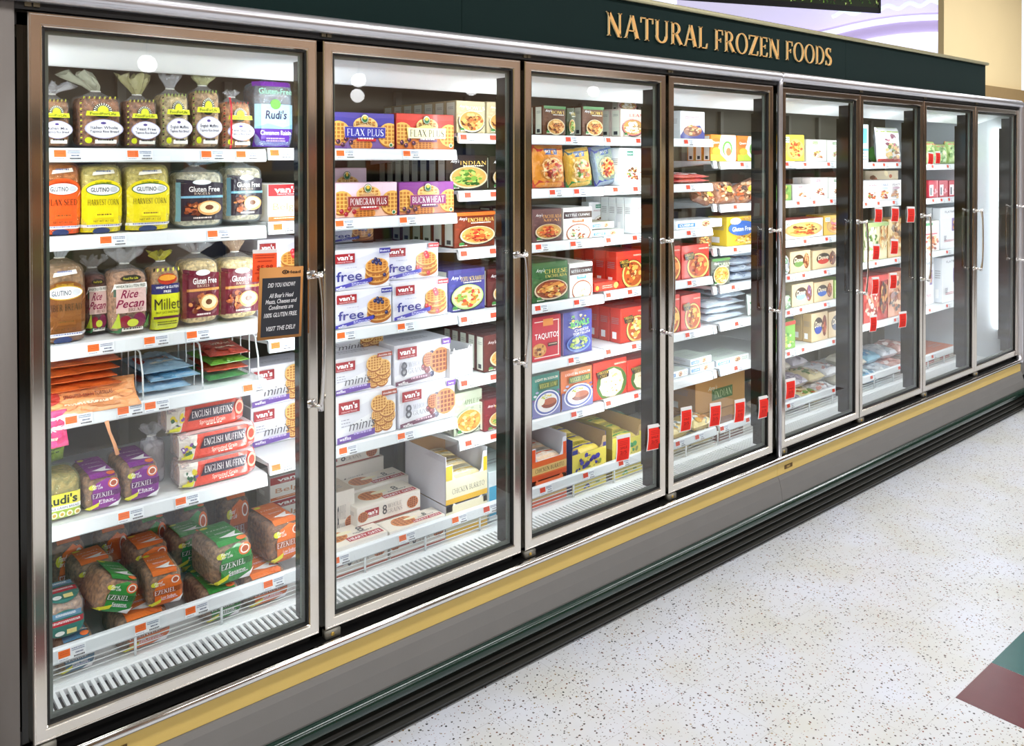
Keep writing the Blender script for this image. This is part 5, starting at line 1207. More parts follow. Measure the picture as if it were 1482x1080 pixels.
def gridboxes(maker, x0, x1, z, ytops, offs, lab, g, D=.2):
    zc = SN(z, atY(x0+10, 400, YS).x)
    for i, (yt, off) in enumerate(zip(ytops, offs)):
        H = atY((x0+x1)/2, yt, YS+.016+off).z-zc
        o = maker((atY(x1, 400, YS+.016).x-atY(x0, 400, YS+.016).x)-.004, H-.001, D)
        put_xyz(o, (atY(x1, 400, YS+.016).x+atY(x0, 400, YS+.016).x)/2, YS+.016+off, zc+.0005); tag(o, lab[i], 'frozen food box', g); zc += H
gridboxes(BX(a_free('blue')), 482, 567, 1.21, (419, 360), (0, .012), ('blueberry free waffle box, lower of the two at left', 'blueberry free waffle box, upper of the two at left'), g)
gridboxes(BX(a_free('red')), 568, 648, 1.21, (406, 352), (0, .06), ('strawberry free waffle box, lower of the two beside the TOFU SCRAMBLE', 'strawberry free waffle box, upper and set back, with red berry'), g, .15)
rowput(BX(a_free('blue')), 470, 541, 332, 1.21+.27, 'free waffle box high at the back of the free waffle stack', 'frozen food box', g, D=.1, off=.28, H=.075)
o = bpy.data.objects
g = 'mini and multigrain waffle boxes behind the second door'
gridboxes(BX(a_minis), 484, 573, .812, (569, 513), (0, .03), ('minis waffle box, lower left on the fifth shelf', 'minis waffle box, upper left on the fifth shelf'), g)
rowput(BX(a_minis), 470, 556, 488, .812+.27, 'minis waffle box set back on top of the minis stack', 'frozen food box', g, D=.12, off=.14, H=.088)
gridboxes(BX(a_eight), 576, 658, .812, (556, 493), (0, .03), ('8 whole grains waffle box, lower right on the fifth shelf', '8 whole grains waffle box, upper right and set back'), g)
b_ = tray('display_case', width(646, 682, YS+.03), .115, .17, type('F', (), {'corner': 'f2f2f4', '__call__': lambda s, A: A.R(0, 0, 1, 1, 'eceef2')})(), 'eef0f4', 'e8eaf0', .9, outer='f2f4f6')
put_xyz(b_, atY(664, 540, YS+.02).x+.02, YS+.03, .9565, .1); tag(b_, 'opened plain white carton on the narrow middle shelf', 'open carton')
rowput(DN('5a2018', 'ROLL', 'f0e0c0', F_PASTA, name=None) if False else DN('5a2018', 'POCKET', 'f0e0c0', F_PASTA), 700, 752, 482, .953, 'dark red filed dinner box beside the white carton', n=5, pitch=.055, group='filed dinner boxes beside the white carton', **D2)
rowput(DN('b8c0a8', 'APPLE PIE', '4a6a3a', ['d88a3a', 'e8a850', 'b86a28', 'f0c880'], inner='d8963e', rim='c8d0a8', plate=(.5, .30, .46, .28)), 656, 698, 566, .722, 'pale green APPLE PIE box with a golden pie', n=4, pitch=.10, off=.03, group='apple pie boxes', **D2)
rowput(DN('7a1c24', 'SHELLS', 'f0d060', F_GRN), 700, 745, 575, .722, 'dark red pasta dinner box right of the APPLE PIE box', n=4, pitch=.08, group='pasta dinner boxes', **D2)
# basket of the second door
z = ZB; g = 'multigrain waffle boxes in the second basket'
HT = lambda W, H, D: carton('waffle_box', W, H, D, a_eightlow, 'e2dcd2', 'd8c8b4')
def flat(maker, xc, Y, z, W, H, D, lab, g, rz=0.0, cat='frozen food box'):
    o = maker(W, H, D); put_xyz(o, xc, Y, z+.0005, rz); tag(o, lab, cat, g); return o
xL = atY(487, 760, YS).x; 
def hearty_top(W, H, D):
    o = carton('waffle_box', W, H, D, a_eightlow, 'e2dcd2', 'efe6d6'); me = o.data
    b = MB(); A = Art(b, plane_fn((-W/2+.004, .004, H+.0006), (W-.008, 0, 0), (0, D-.008, 0), (0, 0, 1)), W, D, 0, 5); A.R(0, 0, 1, 1, 'eee6d8'); A.waffle(.35, .55, .05, 'd88a4a', 'a65a28', .9, .0); A.E(.5, .62, .13, .10, 'f6eecb'); A.R(.45, .05, .98, .30, 'b0303a'); A.T('HEARTY OATS', .71, .17, .14, 'ffffff', w=.48); A.T('8', .75, .6, .3, '606060'); A.small(.75, .42, .3, '909090', 2, .03)
    t = b.build('top_panel', M_CARD, o); return o
def boxpx(maker, x0, x1, ytop, zb, Y, D, lab, g, rz=0.0):
    a, c = atY(x0, ytop, Y), atY(x1, ytop, Y); H = (a.z+c.z)/2-zb
    return flat(maker, (a.x+c.x)/2, Y, zb, c.x-a.x-.004, H-.001, D, lab, g, rz)
boxpx(hearty_top, 462, 562, 785, z, YS+.014, .14, 'low waffle box with hearty oats on its lid, front left of the basket', g)
boxpx(hearty_top, 564, 645, 757, z, YS+.014, .09, 'low waffle box at the front of the basket left of the burrito case', g)
zt = atY(566, 752, YS+.09).z
boxpx(HT, 516, 609, 752, z, YS+.11, .13, '8 grains waffle box under the middle one in the second basket', g)
zt = atY(562, 752, YS+.11).z
boxpx(hearty_top, 516, 609, 722, zt, YS+.112, .13, '8 grains waffle box lying at the front middle of the basket', g)
boxpx(HT, 470, 514, 712, z, YS+.16, .13, 'waffle box standing behind the front left one, second basket', g)
boxpx(hearty_top, 500, 592, 700, z, YS+.25, .12, '8 grains waffle box in the middle row, showing its lid', g)
zt = atY(510, 672, YS+.38).z
boxpx(HT, 455, 556, 672, z, YS+.38, .12, '8 grains box in the back row, lower of the two', g)
boxpx(HT, 455, 550, 650, zt, YS+.385, .11, '8 grains box in the back row, upper of the two', g)
class BF:
    def __init__(s, f, c): s.f, s.corner = f, c
    def __call__(s, A): s.f(A)
YB = BF(a_burrito('f0e8c8', 'e8b838'), 'f0c838'); OB = BF(a_burrito('e86a30', 'd85020', strip='e8c078'), 'e85a28')
PB = BF(a_burrito('e8d860', '3a3a88', 'BURRITO'), '3a3a88'); YG = BF(a_burrito('e8d858', '3a8a4a', 'BURRITO'), 'f0e050')
def a_wrap(c, t, nm='CHICKEN BURRITO'):
    def f(A): A.R(0, 0, 1, 1, c); A.R(0, .28, 1, .40, t); A.T(nm, .5, .6, .18, '3a3020', 'serif', w=.7); A.R(0, .9, 1, 1, bg2(c, .8))
    return f
def case_of(x, Y, z, W, H, D, F, side, outer, lab, plab, wrap, n=6, rz=0.0, inside='a88858', cut=.5, back_h=.95):
    t = tray('display_case', W, H, D, F, side, inside, cut, back_h=back_h, outer=outer); put_xyz(t, x, Y, z+.0005, rz); tag(t, lab, 'display case')
    src = None; k = 0
    for lay in range(2):
        for i in range(n//2):
            s_ = pillow('burrito_pack', W*.84, D/(n/2)*.9, .040, wrap, wrap_c, seed=7+k % 2, mess=.003) if k < 2 else copy_thing([src0, src1][k % 2])
            if k == 0: src0 = s_
            if k == 1: src1 = s_
            yy = .016+i*(D-.03)/(n/2); hz = max(.026, H*cut-.055)+.046*lay+.010*i*lay
            c_, s__ = math.cos(rz), math.sin(rz)
            put_xyz(s_, x-s__*yy, Y+c_*yy, z+hz, rz, math.radians(-86)); k += 1
            tag(s_, plab+', '+['lower', 'upper'][lay]+' layer, '+['front', 'middle', 'back'][min(i, 2)]+' row', 'burrito', plab+' group')
    return t
wrap_c = 'f0dca8'
xb = (atY(645, 700, YS+.02).x+atY(705, 690, YS+.02).x)/2; Wb = width(645, 705, YS+.02)
t0 = case_of(xb, YS+.02, z+.129, Wb, .185, .28, YB, 'e9e9f4', 'eeeef6', 'white case of yellow wrapped chicken burritos, upper of two', 'yellow wrapped chicken burrito', a_wrap('f4ecd0', 'e8c050'), inside='b08450', cut=.5)
t1 = tray('display_case', Wb, .124, .28, YB, 'e9e9f4', 'b08450', .98, outer='eeeef6'); put_xyz(t1, xb, YS+.02, z+.0005); tag(t1, 'chicken burrito case below the open one, seen through the wires', 'display case')
def a_blue(A): A.R(0, 0, 1, 1, 'e8f0f4'); A.R(0, .1, 1, .7, '4ab0d8'); A.E(.6, .45, .3, .2, '2a3a6a', 12); A.T('GO', .6, .45, .14, 'ffffff', w=.3)
rowput(BX(a_blue, 'd8e8e8', name='frozen_food_box'), 707, 760, 676, ZB, 'blue box behind the basket rail right of the burrito case', 'frozen food box', D=.25, off=.02)
for i in range(5):
    s_ = pillow('burrito_pack', .13, .19, .035, a_wrap('c8dcb8', '8ab0a0'), 'd0e0c8', seed=12, mess=.006) if i == 0 else copy_thing(s0)
    if i == 0: s0 = s_
    put_xyz(s_, atY(690, 650, YS+.3).x+.06, YS+.32+.006*(i % 2), ZB+.03+.046*i, .06*(-1)**i, math.radians(-88)); tag(s_, 'pale green wrapped burrito heaped behind the yellow case, '+['front', 'second', 'third', 'fourth', 'last'][i]+' of five', 'burrito', 'pale green burritos')
# ------------------------------------------------------------------ third door
z = 1.9
GB = dict(n=5, pitch=.055)
rowput(DN('5a3418', 'BOWL', 'e8c860', F_MEAT, band='3a7a3a', plate=(.55, .28, .4, .28)), 785, 818, 153, z, 'brown bowl dinner box with green band, left on the top shelf, third door', group='brown bowl dinner boxes', **GB, **D2)
rowput(DN('5a3418', 'BOWL', 'e8c860', F_MEAT, band='3a7a3a', plate=(.55, .28, .4, .28)), 842, 873, 154, z, 'brown bowl dinner box with green band, beside the pink boxes', group='brown bowl dinner boxes', **GB, **D2)
rowput(DN('3a4a2a', 'BOWL', 'e8c860', F_GRN), 820, 832, 156, z, 'narrow dark green dinner box between the brown bowls', group='dark green dinner boxes', n=4, pitch=.06, **D2)
rowput(DN('e8d8cc', 'LEAN', 'c83a30', F_RICE+['a07a50'], plate=(.5, .34, .48, .3), rim='c86a78'), 898, 931, 158, z, 'pale pink dinner box with a grain bowl, top right of the third door', group='pale pink dinner boxes', n=4, pitch=.065, **D2)
rowput(DN('e8d8cc', 'LEAN', 'c83a30', F_RICE+['a07a50'], plate=(.5, .34, .48, .3), rim='c86a78'), 894, 921, 140, z+.135, 'pale dinner box on top at the back, third door', off=.16, D=.04, **D2)
z = 1.677
def a_fbag(c, c2, top, foods, t):
    def f(A):
        A.R(0, 0, 1, 1, c); A.poly([(0, .0), (1, .0), (1, .12), (0, .18)], c2); A.poly([(0, .82), (1, .88), (1, 1), (0, 1)], top); A.R(.3, .76, .72, .9, '3a5a90'); A.T(t, .5, .83, .06, 'f0f0e0', w=.36)
        A.E(.55, .42, .42, .30, bg2(c, .7), 20); A.E(.55, .43, .37, .26, 'f0c890', 18); A.blobs(.55, .43, .34, .24, foods, 40, .2)
    return f
def bagput(x0, x1, yt, z, art, col, lab, off=.0, rz=0, roll=0, T=.05, grp='frozen meal bags on the second shelf', seed=3, tilt=-.08, cat='frozen food bag'):
    Y = YS+.03+off; z = SN(z, atY((x0+x1)/2, 400, Y).x); o = pillow('frozen_meal_bag', width(x0, x1, Y)-.004, height((x0+x1)/2, yt, z, Y), T, art, col, seed=seed, mess=.006)
    put_xyz(o, (atY(x0, 400, Y).x+atY(x1, 400, Y).x)/2, Y+.0, z+.002, rz, tilt, roll); tag(o, lab, cat, grp); return o
bagput(770, 817, 210, z, a_fbag('d8892a', 'b83420', 'c03028', F_RED, 'SKILLET'), 'd88a30', 'orange frozen meal bag, leftmost on the second shelf of the third door')
bagput(819, 857, 214, z, a_fbag('d8a83a', '2a7a3a', '2a5a6a', F_MIX, 'SKILLET'), 'c8a040', 'yellow and green frozen meal bag in the middle of the second shelf', roll=-.10)
bagput(860, 892, 210, z+.002, a_fbag('8a9a8a', '2a3a8a', '4a5aa0', F_RED, 'SKILLET'), '7a8a9a', 'blue frozen meal bag leaning beside the tall white box', roll=-.16, off=.03)
rowput(BX(a_white(F_MIX+['c86a60']), 'e8ecee', name='frozen_food_box'), 896, 932, 214, 1.679, 'tall white box with green mark right of the blue meal bag', n=3, pitch=.06, group='tall white boxes on the second shelf', **D2)
z = 1.453
rowput(DN('6a4a4a', 'ENCHILADA', 'f0b060', F_RED, plate=(.52, .3, .46, .24)), 770, 813, 302, z, 'dark ENCHILADA VERDE box left on the third shelf, third door', n=4, pitch=.09, group='dark enchilada boxes', two='VERDE', **D2) if False else rowput(DN('6a4a4a', 'ENCHILADA', 'f0b060', F_RED, plate=(.52, .3, .46, .24), two='MEAL'), 770, 813, 302, z, 'dark enchilada box left on the third shelf, third door', n=4, pitch=.09, group='dark enchilada boxes', **D2)
rowput(BX(a_kettle(F_MIX, 'e07028'), 'f0eee8', name='soup_box'), 815, 857, 300, z, 'white soup box with brown band and orange tag', n=3, pitch=.09, group='white soup boxes on the third shelf', **D2)
rowput(BX(a_white(F_GRN), 'e6eaec', name='frozen_food_box'), 914, 958, 285, 1.452, 'white filed box at the right end of the third shelf, third door', n=6, pitch=.05, group='white filed boxes', **D2)
rowput(BX(a_white(F_MIX+['6a4a30']), 'dfe4e8', name='frozen_food_box'), 852, 884, 292, 1.452, 'white box standing behind the low white boxes', off=.20, D=.05, **D2)
rowput(BX(a_flatwhite, 'e8ecf0', 'e0e4da', name='frozen_food_box'), 857, 903, 333, 1.452, 'low white box lying at the front of the third shelf', D=.16, **D2)
rowput(BX(a_flatwhite, 'e8ecf0', 'c8c098', name='frozen_food_box'), 856, 889, 316, 1.452+.035, 'low white box on top of the lying one', D=.14, off=.03, H=.03, **D2)
z = 1.2
rowput(DN('3a6a3a', 'CHEESE', 'f0d060', ['e8b050', 'b85a28', 'f0d890', 'd88a40'], two='ENCHILADA', plate=(.5, .30, .48, .26), inner='8a3a1c'), 770, 822, 379, z, 'green CHEESE enchilada box left on the fourth shelf, third door', n=4, pitch=.09, group='cheese enchilada boxes', **D2)
rowput(BX(a_kettle(F_RICE, '5ab0d8'), 'f0eee8', name='soup_box'), 824, 858, 380, z, 'white soup box with brown band and pale blue tag', n=4, pitch=.09, group='white soup boxes on the fourth shelf', **D2)
TD = lambda food=F_PASTA+F_RED, naan=False: BX(a_tandoor(food, naan), 'c8301e', 'b82818', name='curry_box')
rowput(TD(['f0b050', 'c8642a', 'e8c880', '8a3a1c']), 892, 931, 363, 1.207, 'red curry box with a full bowl, right on the fourth shelf, third door', n=4, pitch=.07, group='red curry boxes with a full bowl', **D2)
def a_redlow(A): A.R(0, 0, 1, 1, 'd9402c'); A.E(.86, .5, .1, .4, 'e8b060', 12); A.E(.1, .4, .06, .3, 'e8c040', 10); A.small(.5, .55, .4, 'f8e0d0', 2, .08, .25)
rowput(BX(a_redlow, 'c8301e', 'd04030', name='curry_box'), 860, 897, 408, 1.207, 'low red curry box lying beside the white soup', D=.14, **D2)
z = .955
rowput(BX(a_taquitos, 'b01c30', 'a81a2c', name='taquitos_box'), 770, 812, 457, z, 'crimson TAQUITOS box left on the fifth shelf, third door', n=3, pitch=.06, group='taquitos boxes', **D2)
rowput(BX(a_bowls, '9a8ac0', 'a89ac8', name='pasta_bowl_box'), 815, 857, 450, z, 'blue and yellow pasta BOWLS box with green tortellini', n=3, pitch=.07, group='pasta bowls boxes', **D2)
rowput(TD(['f0d060', 'e8a040', 'c8d060', 'f0e0b0']), 898, 938, 444, z, 'red curry box with a yellow curry, right on the fifth shelf, third door', n=4, pitch=.07, group='red boxes with yellow curry', **D2)
z = .718
rowput(BX(a_veggie('4a9a8a'), '7a9a90', 'b8ccc8', name='veggie_loaf_box'), 768, 810, 541, z, 'teal banded VEGGIE LOAF box left on the sixth shelf', n=4, pitch=.09, group='teal veggie loaf boxes', **D2)
rowput(BX(a_veggie('e87a38'), 'b86a40', 'e89a60', name='veggie_loaf_box'), 811, 857, 533, z, 'orange banded VEGGIE LOAF box on the sixth shelf', n=4, pitch=.09, group='orange veggie loaf boxes', **D2)
rowput(TD(naan=True), 858, 907, 521, .722, 'red naan box beside the orange VEGGIE LOAF box', n=3, pitch=.07, group='left red naan boxes', **D2)
rowput(TD(naan=True), 908, 955, 517, .722, 'red naan box cut off by the door post, third door', n=3, pitch=.07, group='right red naan boxes', **D2)
z = ZB; wrap_c = 'f0d0b0'
xo = (atY(764, 700, Yf).x+atY(822, 690, Yf).x)/2; Wo = width(766, 822, Yf)-.01
case_of(xo, Yf, z+.112, Wo, .165, .30, OB, 'e2cfc0', 'e4e4f0', 'orange fronted case of chicken burritos, upper of two', 'white wrapped chicken burrito', a_wrap('f0e4d8', 'e07040'), inside='e0e0ec', cut=.48)
t1 = tray('display_case', Wo, .107, .30, OB, 'd8653a', 'd8a080', .98, outer='d8653a'); put_xyz(t1, xo, Yf, z+.0005); tag(t1, 'orange chicken burrito case seen through the wires below the open one', 'display case')
wrap_c = 'e8d060'
xp = (atY(826, 690, Yf).x+atY(879, 680, Yf).x)/2; Wp = width(826, 877, Yf)-.008
case_of(xp, Yf, z+.0, Wp, .235, .30, PB, '3a3a80', 'b89868', 'purple and yellow printed case of burritos in the third basket', 'yellow bean burrito', a_wrap('e8d050', '4a4aa0', 'BURRITO'), inside='b08c5c', cut=.72)
xq = (atY(884, 680, Yf).x+atY(931, 670, Yf).x)/2; Wq = width(884, 929, Yf)-.008
case_of(xq, Yf, z+.0, Wq, .235, .30, YG, 'c8b040', 'b89868', 'yellow and green printed case of burritos in the third basket', 'green and yellow burrito', a_wrap('e0d860', '4a9a4a', 'BURRITO'), inside='b08c5c', cut=.72)
for i in range(4):
    s_ = pillow('burrito_pack', .15, .18, .04, a_wrap('8ab0a0', '6a4aa0', 'BURRITO'), '8ab090', seed=14, mess=.006) if i == 0 else copy_thing(s0)
    if i == 0: s0 = s_
    put_xyz(s_, atY(895, 600, YS+.34).x, YS+.36+.008*(i % 2), ZB+.03+.052*i, .06*(-1)**i, math.radians(-88)); tag(s_, 'teal wrapped burrito heaped at the back of the third basket, '+['front', 'second', 'third', 'last'][i]+' of four', 'burrito', 'teal burritos')

# ------------------------------------------------------------------ fourth door
def a_soupbag(A): A.R(0, 0, 1, 1, 'ece8ee'); A.small(.5, .8, .6, 'b88a98', 3, .02, .04); A.poly([(0, .1), (.2, .4), (.8, .5), (1, .2), (1, 0), (0, 0)], '3a3a88'); A.E(.5, .28, .38, .20, '8a4a30', 18); A.blobs(.5, .3, .36, .2, ['c87a48', 'e8c090', '7a3a2a', 'b8a050'], 30, .22)
rowput(BX(a_soupbag, 'dfe4e8', name='frozen_food_box'), 984, 1020, 161, 1.9, 'white box with a red rice bowl, top left of the fourth door', D=.10, **D2)
g = 'white and orange boxes'
rowput(BX(a_quorn, 'e8922a', spine='f0e8dc', name='chicken_box'), 1028, 1065, 195, 1.792, 'white and orange box with green disc, fourth door top right', n=3, pitch=.05, group='white and orange boxes', **D2)
rowput(BX(a_quorn, 'e8922a', spine='f0e8dc', name='chicken_box'), 1067, 1104, 197, 1.792, 'white and orange box cut off by the door post, fourth door', n=3, pitch=.05, group='cut off white and orange boxes', **D2)
for i in range(3):
    def a_sp(A): A.R(0, 0, 1, 1, 'e8962a'); A.R(.2, .1, .8, .55, 'f2ece0'); A.small(.5, .45, .4, '4a4a50', 3, .03, .08)
    rowput(BX(a_sp, 'd8862a', name='chicken_box'), 996+11*i, 1006+11*i, 212, 1.792-.09+.0, 'orange carton end with barcode panel, '+['left', 'middle', 'right'][i]+' of three', D=.10, off=.03, H=.085, **D2) if False else None
def a_flatpack(c1, c2):
    def f(A): A.R(0, 0, 1, 1, c1); A.blobs(.5, .5, .5, .4, [c2, bg2(c1, .8), 'f4f0ee'], 20, .3)
    return f
def flatbag(px0, px1, z, T, Dp, art, col, lab, off=.0, grp=None, seed=5, rz=0.0, dz=0.0, W=None, tilt=-87, cat='frozen food bag'):
    Y = YS+.022+off; z = SN(z, atY((px0+px1)/2, 400, Y).x); w = W or width(px0, px1, Y)-.004
    o = pillow('frozen_food_bag', w, Dp, T, art, col, seed=seed, mess=.006); put_xyz(o, (atY(px0, 400, Y).x+atY(px1, 400, Y).x)/2, Y, z+T*.5+.002+dz, rz, math.radians(tilt)); tag(o, lab, cat, grp); return o
for i in range(2): flatbag(978, 1026, 1.682, .022, .16, a_flatpack('d84a48', 'f0e8e8'), 'd86a60', 'red and white flat pack on the second shelf of the fourth door, '+['lower', 'upper'][i], dz=.02*i, seed=5+i, grp='red flat packs')
def a_pretz(A): A.R(0, 0, 1, 1, '9a6a48'); A.blobs(.5, .5, .5, .5, ['6a3a20', 'c88a50', 'd86a3a', 'e0b890', '4a2818'], 50, .2, 5); A.E(.62, .55, .14, .14, 'd8dc40', 12)
g = 'brown pretzel bags'
for i, (a, c) in enumerate(((1000, 1032), (1034, 1064), (1066, 1100))):
    bagput(a, c, 262 if i else 272, 1.573, a_pretz, '8a5a40', 'brown speckled snack bag with yellow disc, '+['left', 'middle', 'right'][i]+' of three', grp=g, T=.06, seed=8+i, tilt=-.35, roll=.25*(1-i))
rowput(BX(a_tallwhite, 'e4e6ea', name='frozen_food_box'), 1070, 1104, 265, 1.573, 'white box behind the right snack bag', off=.14, D=.05, **D2)
rowput(BX(a_flatwhite, 'e8ecf0', name='frozen_food_box'), 978, 1045, 318, 1.459, 'long low white box, third shelf of the fourth door', D=.14, **D2)
rowput(BX(a_gfree, 'd8b838', 'c8a830', name='pasta_box'), 1052, 1092, 313, 1.349, 'yellow Gluten Free pasta box with blue oval', D=.12, **D2)
rowput(BX(a_gfree, 'd8b838', 'c8a830', name='pasta_box'), 1046, 1080, 316, 1.349, 'yellow box file behind the Gluten Free pasta box', off=.15, n=3, pitch=.05, group='yellow pasta boxes', **D2)
def a_noodle(A): A.R(0, 0, 1, 1, '6a5a40'); A.blobs(.5, .45, .5, .4, F_PASTA, 50, .2); A.R(.2, .84, 1, 1, '4a3a2a')
rowput(BX(a_noodle, '5a4a3a', name='frozen_dinner_box'), 1008, 1030, 338, 1.349, 'small brown noodle box behind the low white box', D=.1, off=.02, **D2)
rowput(TD(['e89040', 'b8421e', 'f0b860', '7a2a14']), 986, 1026, 354, 1.214, 'red curry box with round bowl, left on the fourth shelf, fourth door', n=3, pitch=.07, group='red round bowl curry boxes', **D2)
rowput(TD(['e89040', 'b8421e']), 946, 985, 357, 1.214, 'red curry box cut off by the door frame, upper', n=3, pitch=.07, group='cut off red curry boxes', **D2)
rowput(DN('6a7068', 'CURRY', 'e8f0d0', F_PASTA, band='5a8a50', plate=(.5, .36, .44, .36)), 1029, 1056, 373, 1.154, 'grey green curry box right of the red curry box', n=2, pitch=.06, group='grey green curry boxes', **D2)
def a_frost(c='8a98b0', t='c8d4e4'):
    def f(A): A.R(0, 0, 1, 1, t); A.blobs(.5, .5, .5, .5, [c, 'e8eef4', 'b8a8b0', 'dfe6ee', '9aa8c0'], 36, .25, 5); A.E(.6, .4, .16, .12, 'f4f6f8', 10)
    return f
g = 'frosted vegetable bags'
for i in range(4): flatbag(1059, 1100, 1.154, .036, .18, a_frost(), 'b8c4d4', 'frosty pale bag right of the curry box, '+['bottom', 'second', 'third', 'top'][i]+' of the heap', dz=.041*i, seed=60+i, grp=g, rz=.03*(-1)**i, tilt=-88, off=.012*(i % 2))
rowput(TD(['f0c060', 'c8762a', 'e0a840', '8a4a1c']), 985, 1014, 426, .959, 'red curry box with golden pieces, left on the fifth shelf, fourth door', n=3, pitch=.07, group='red golden curry boxes', **D2)
rowput(TD(['f0c060', 'c8762a']), 948, 984, 428, .959, 'red curry box cut off by the door frame, lower', n=3, pitch=.07, group='cut off lower red curry boxes', **D2)
for i in range(5): flatbag(1022 if i < 3 else 1044, 1078, .956, .030, .2, a_frost('9ab0c8', 'd4dee8'), 'c8d4e0', 'frosty white bag heaped on the fifth shelf, '+['bottom', 'second', 'third', 'fourth', 'top'][i], dz=.035*i, seed=70+i, grp=g, rz=.03*(-1)**i, tilt=-88, off=.01+.012*(i % 2))
bagput(1082, 1104, 425, .956, lambda A: (A.R(0, 0, 1, 1, 'dfe8e4'), A.blobs(.5, .5, .5, .5, ['2a7a4a', '4a9a60', 'f0f4f0'], 24, .25)), 'd0dcd4', 'white bag with green print at the right of the heap', grp=None, off=.0)
g = 'low white boxes on the sixth shelf'
for i, (a, c, zz, off) in enumerate(((965, 996, .0, .012), (999, 1034, .0, .012), (1037, 1084, .0, .012), (999, 1030, .036, .02))):
    Y = YS+.016+off; o = carton('frozen_food_box', width(a, c, Y)-.004, .034, .17, a_flatwhite, 'dfe8f0', 'cdd8d0'); put_xyz(o, (atY(a, 400, Y).x+atY(c, 400, Y).x)/2, Y, .7285+zz, .0); tag(o, 'low white box with blue end, '+['leftmost', 'middle', 'right', 'on top of the middle one'][i]+', sixth shelf, fourth door', 'frozen food box', g)
def a_ind(A):
    A.R(0, 0, 1, 1, 'c8985c'); A.R(.32, .30, .74, .66, '5a7a48'); script(A, .34, .72, .14, 'e8f0d8'); A.T('INDIAN', .55, .48, .22, 'c8d8a8', 'serif', w=.36)
rowput(BX(a_ind, 'c09058', 'b88850', name='shipping_carton'), 1006, 1078, 548, ZB+.081, 'brown cardboard INDIAN shipping carton in the fourth basket', 'frozen food box' if False else 'carton', D=.30, off=.19, H=.175)
rowput(BX(lambda A: A.R(0, 0, 1, 1, 'b88a54'), 'b08450', name='shipping_carton'), 1006, 1078, 600, ZB, 'cardboard carton under the INDIAN carton', 'carton', D=.28, off=.19, H=.078)
def a_ychips(A): A.R(0, 0, 1, 1, 'e8d08a'); A.blobs(.5, .5, .5, .5, ['f0e8d0', 'd8a848', '8aa0a8', 'f4f4f0', 'c88a50'], 30, .3)
for i, (a, c) in enumerate(((968, 1000), (1002, 1034), (972, 1000), (1004, 1034))):
    flatbag(a, c, ZB, .062, .15, a_ychips, 'e4d090', 'yellow and white snack bag at the left of the fourth basket, '+['front left', 'front right', 'top left', 'top right'][i], dz=(.0, .0, .066, .066)[i], seed=80+i, grp='yellow and white snack bags', off=.01 if i < 2 else .025, tilt=-88)
rowput(BX(lambda A: (A.R(0, 0, 1, 1, '5a8a60'), A.small(.5, .6, .6, 'e8e8d0', 2, .06, .2)), '4a7a50', name='frozen_food_box'), 985, 1036, 650, ZB, 'green box end behind the lower basket wires', D=.04, off=.0, H=.07, **D2) if False else None
rowput(BX(lambda A: (A.R(0, 0, 1, 1, '8a6a60'), A.small(.5, .6, .6, 'e8d8c0', 2, .08, .25)), '8a6a60', name='frozen_food_box'), 1040, 1076, 632, ZB, 'dull brown box behind the lower basket wires, fourth door', D=.08, off=.005, H=.085, **D2)

# ------------------------------------------------------------------ fifth door
def B5(art, side, lab, x0, x1, yt, z, n=2, pitch=.06, **k):
    rowput(BX(art, side, name='frozen_food_box'), x0, x1, yt, z, lab, 'frozen food box', n=n, pitch=pitch, group=lab+' row', **k)
B5(a_pizza('e8c840', ['e0542a', 'f0d060', 'c8321e', 'f08a30']), 'c8a838', 'yellow and red fruit bar box, fifth door top left', 1134, 1164, 195, 1.786)
B5(a_white(['d8a070', 'a8603a', 'c8d060'], '8ab848', 'FOOD'), 'dfe0d4', 'pale box with green corner, fifth door top middle', 1167, 1196, 202, 1.786)
B5(a_white(['d8b080', 'a86a3a', '9ac060'], '6a9a58', 'FOOD'), 'dfe0d4', 'pale green box, fifth door top right', 1197, 1222, 203, 1.786)
B5(lambda A: (A.R(0, 0, 1, 1, '7aa84a'), A.blobs(.5, .5, .5, .5, F_GRN, 20, .3)), '6a9840', 'green box cut off at left, second shelf, fifth door', 1122, 1145, 268, 1.566)
B5(a_white(F_MEAT, 'c03a4a', 'BUN'), 'e0d8d4', 'white box with golden bun, second shelf, fifth door', 1147, 1172, 267, 1.566)
B5(a_white(['c85a30', '8a2a1c', 'f0c890'], 'e08aa0', 'PIE'), 'e0d8d4', 'white box with pink mark, second shelf, fifth door', 1173, 1198, 257, 1.566)
B5(a_white(F_MEAT, '3a8a50', 'PIE'), 'dfe4dc', 'white box with green mark, second shelf, fifth door', 1199, 1224, 257, 1.566)
B5(a_pizza('dfe8e4', ['d8742a', 'f0d070', 'a8401c', 'c89a40', '7a3a1c']), 'b84a3c', 'wide box of breaded pieces, third shelf, fifth door', 1128, 1191, 317, 1.346)
B5(a_pizza('ecc048', ['e85a2a', 'f0d870', 'c8402a', 'f09a30', 'e88aa0']), 'c8a038', 'yellow box of mixed pieces, third shelf, fifth door', 1192, 1226, 311, 1.346)
B5(a_dove('c83a28', ['d88a48', '5a2a18']), 'c8b08a', 'tan chocolate bar box with red seal, fourth shelf, fifth door', 1176, 1212, 361, 1.154)
B5(a_dove('6a8a4a', ['c84a38', 'd8a068']), 'c8b08a', 'tan chocolate bar box behind the white bag, fifth door', 1143, 1173, 363, 1.154, off=.0)
def a_whbag(A): A.R(0, 0, 1, 1, 'e8ecf2'); A.blobs(.5, .5, .5, .5, ['f8f8fc', '9a9aa8', 'd0d8e0', '6a9a70'], 26, .25)
bagput(1118, 1140, 372, 1.154, a_whbag, 'e4e8ee', 'white bag at the left of the fourth shelf, fifth door', grp=None, T=.06, off=-.012)
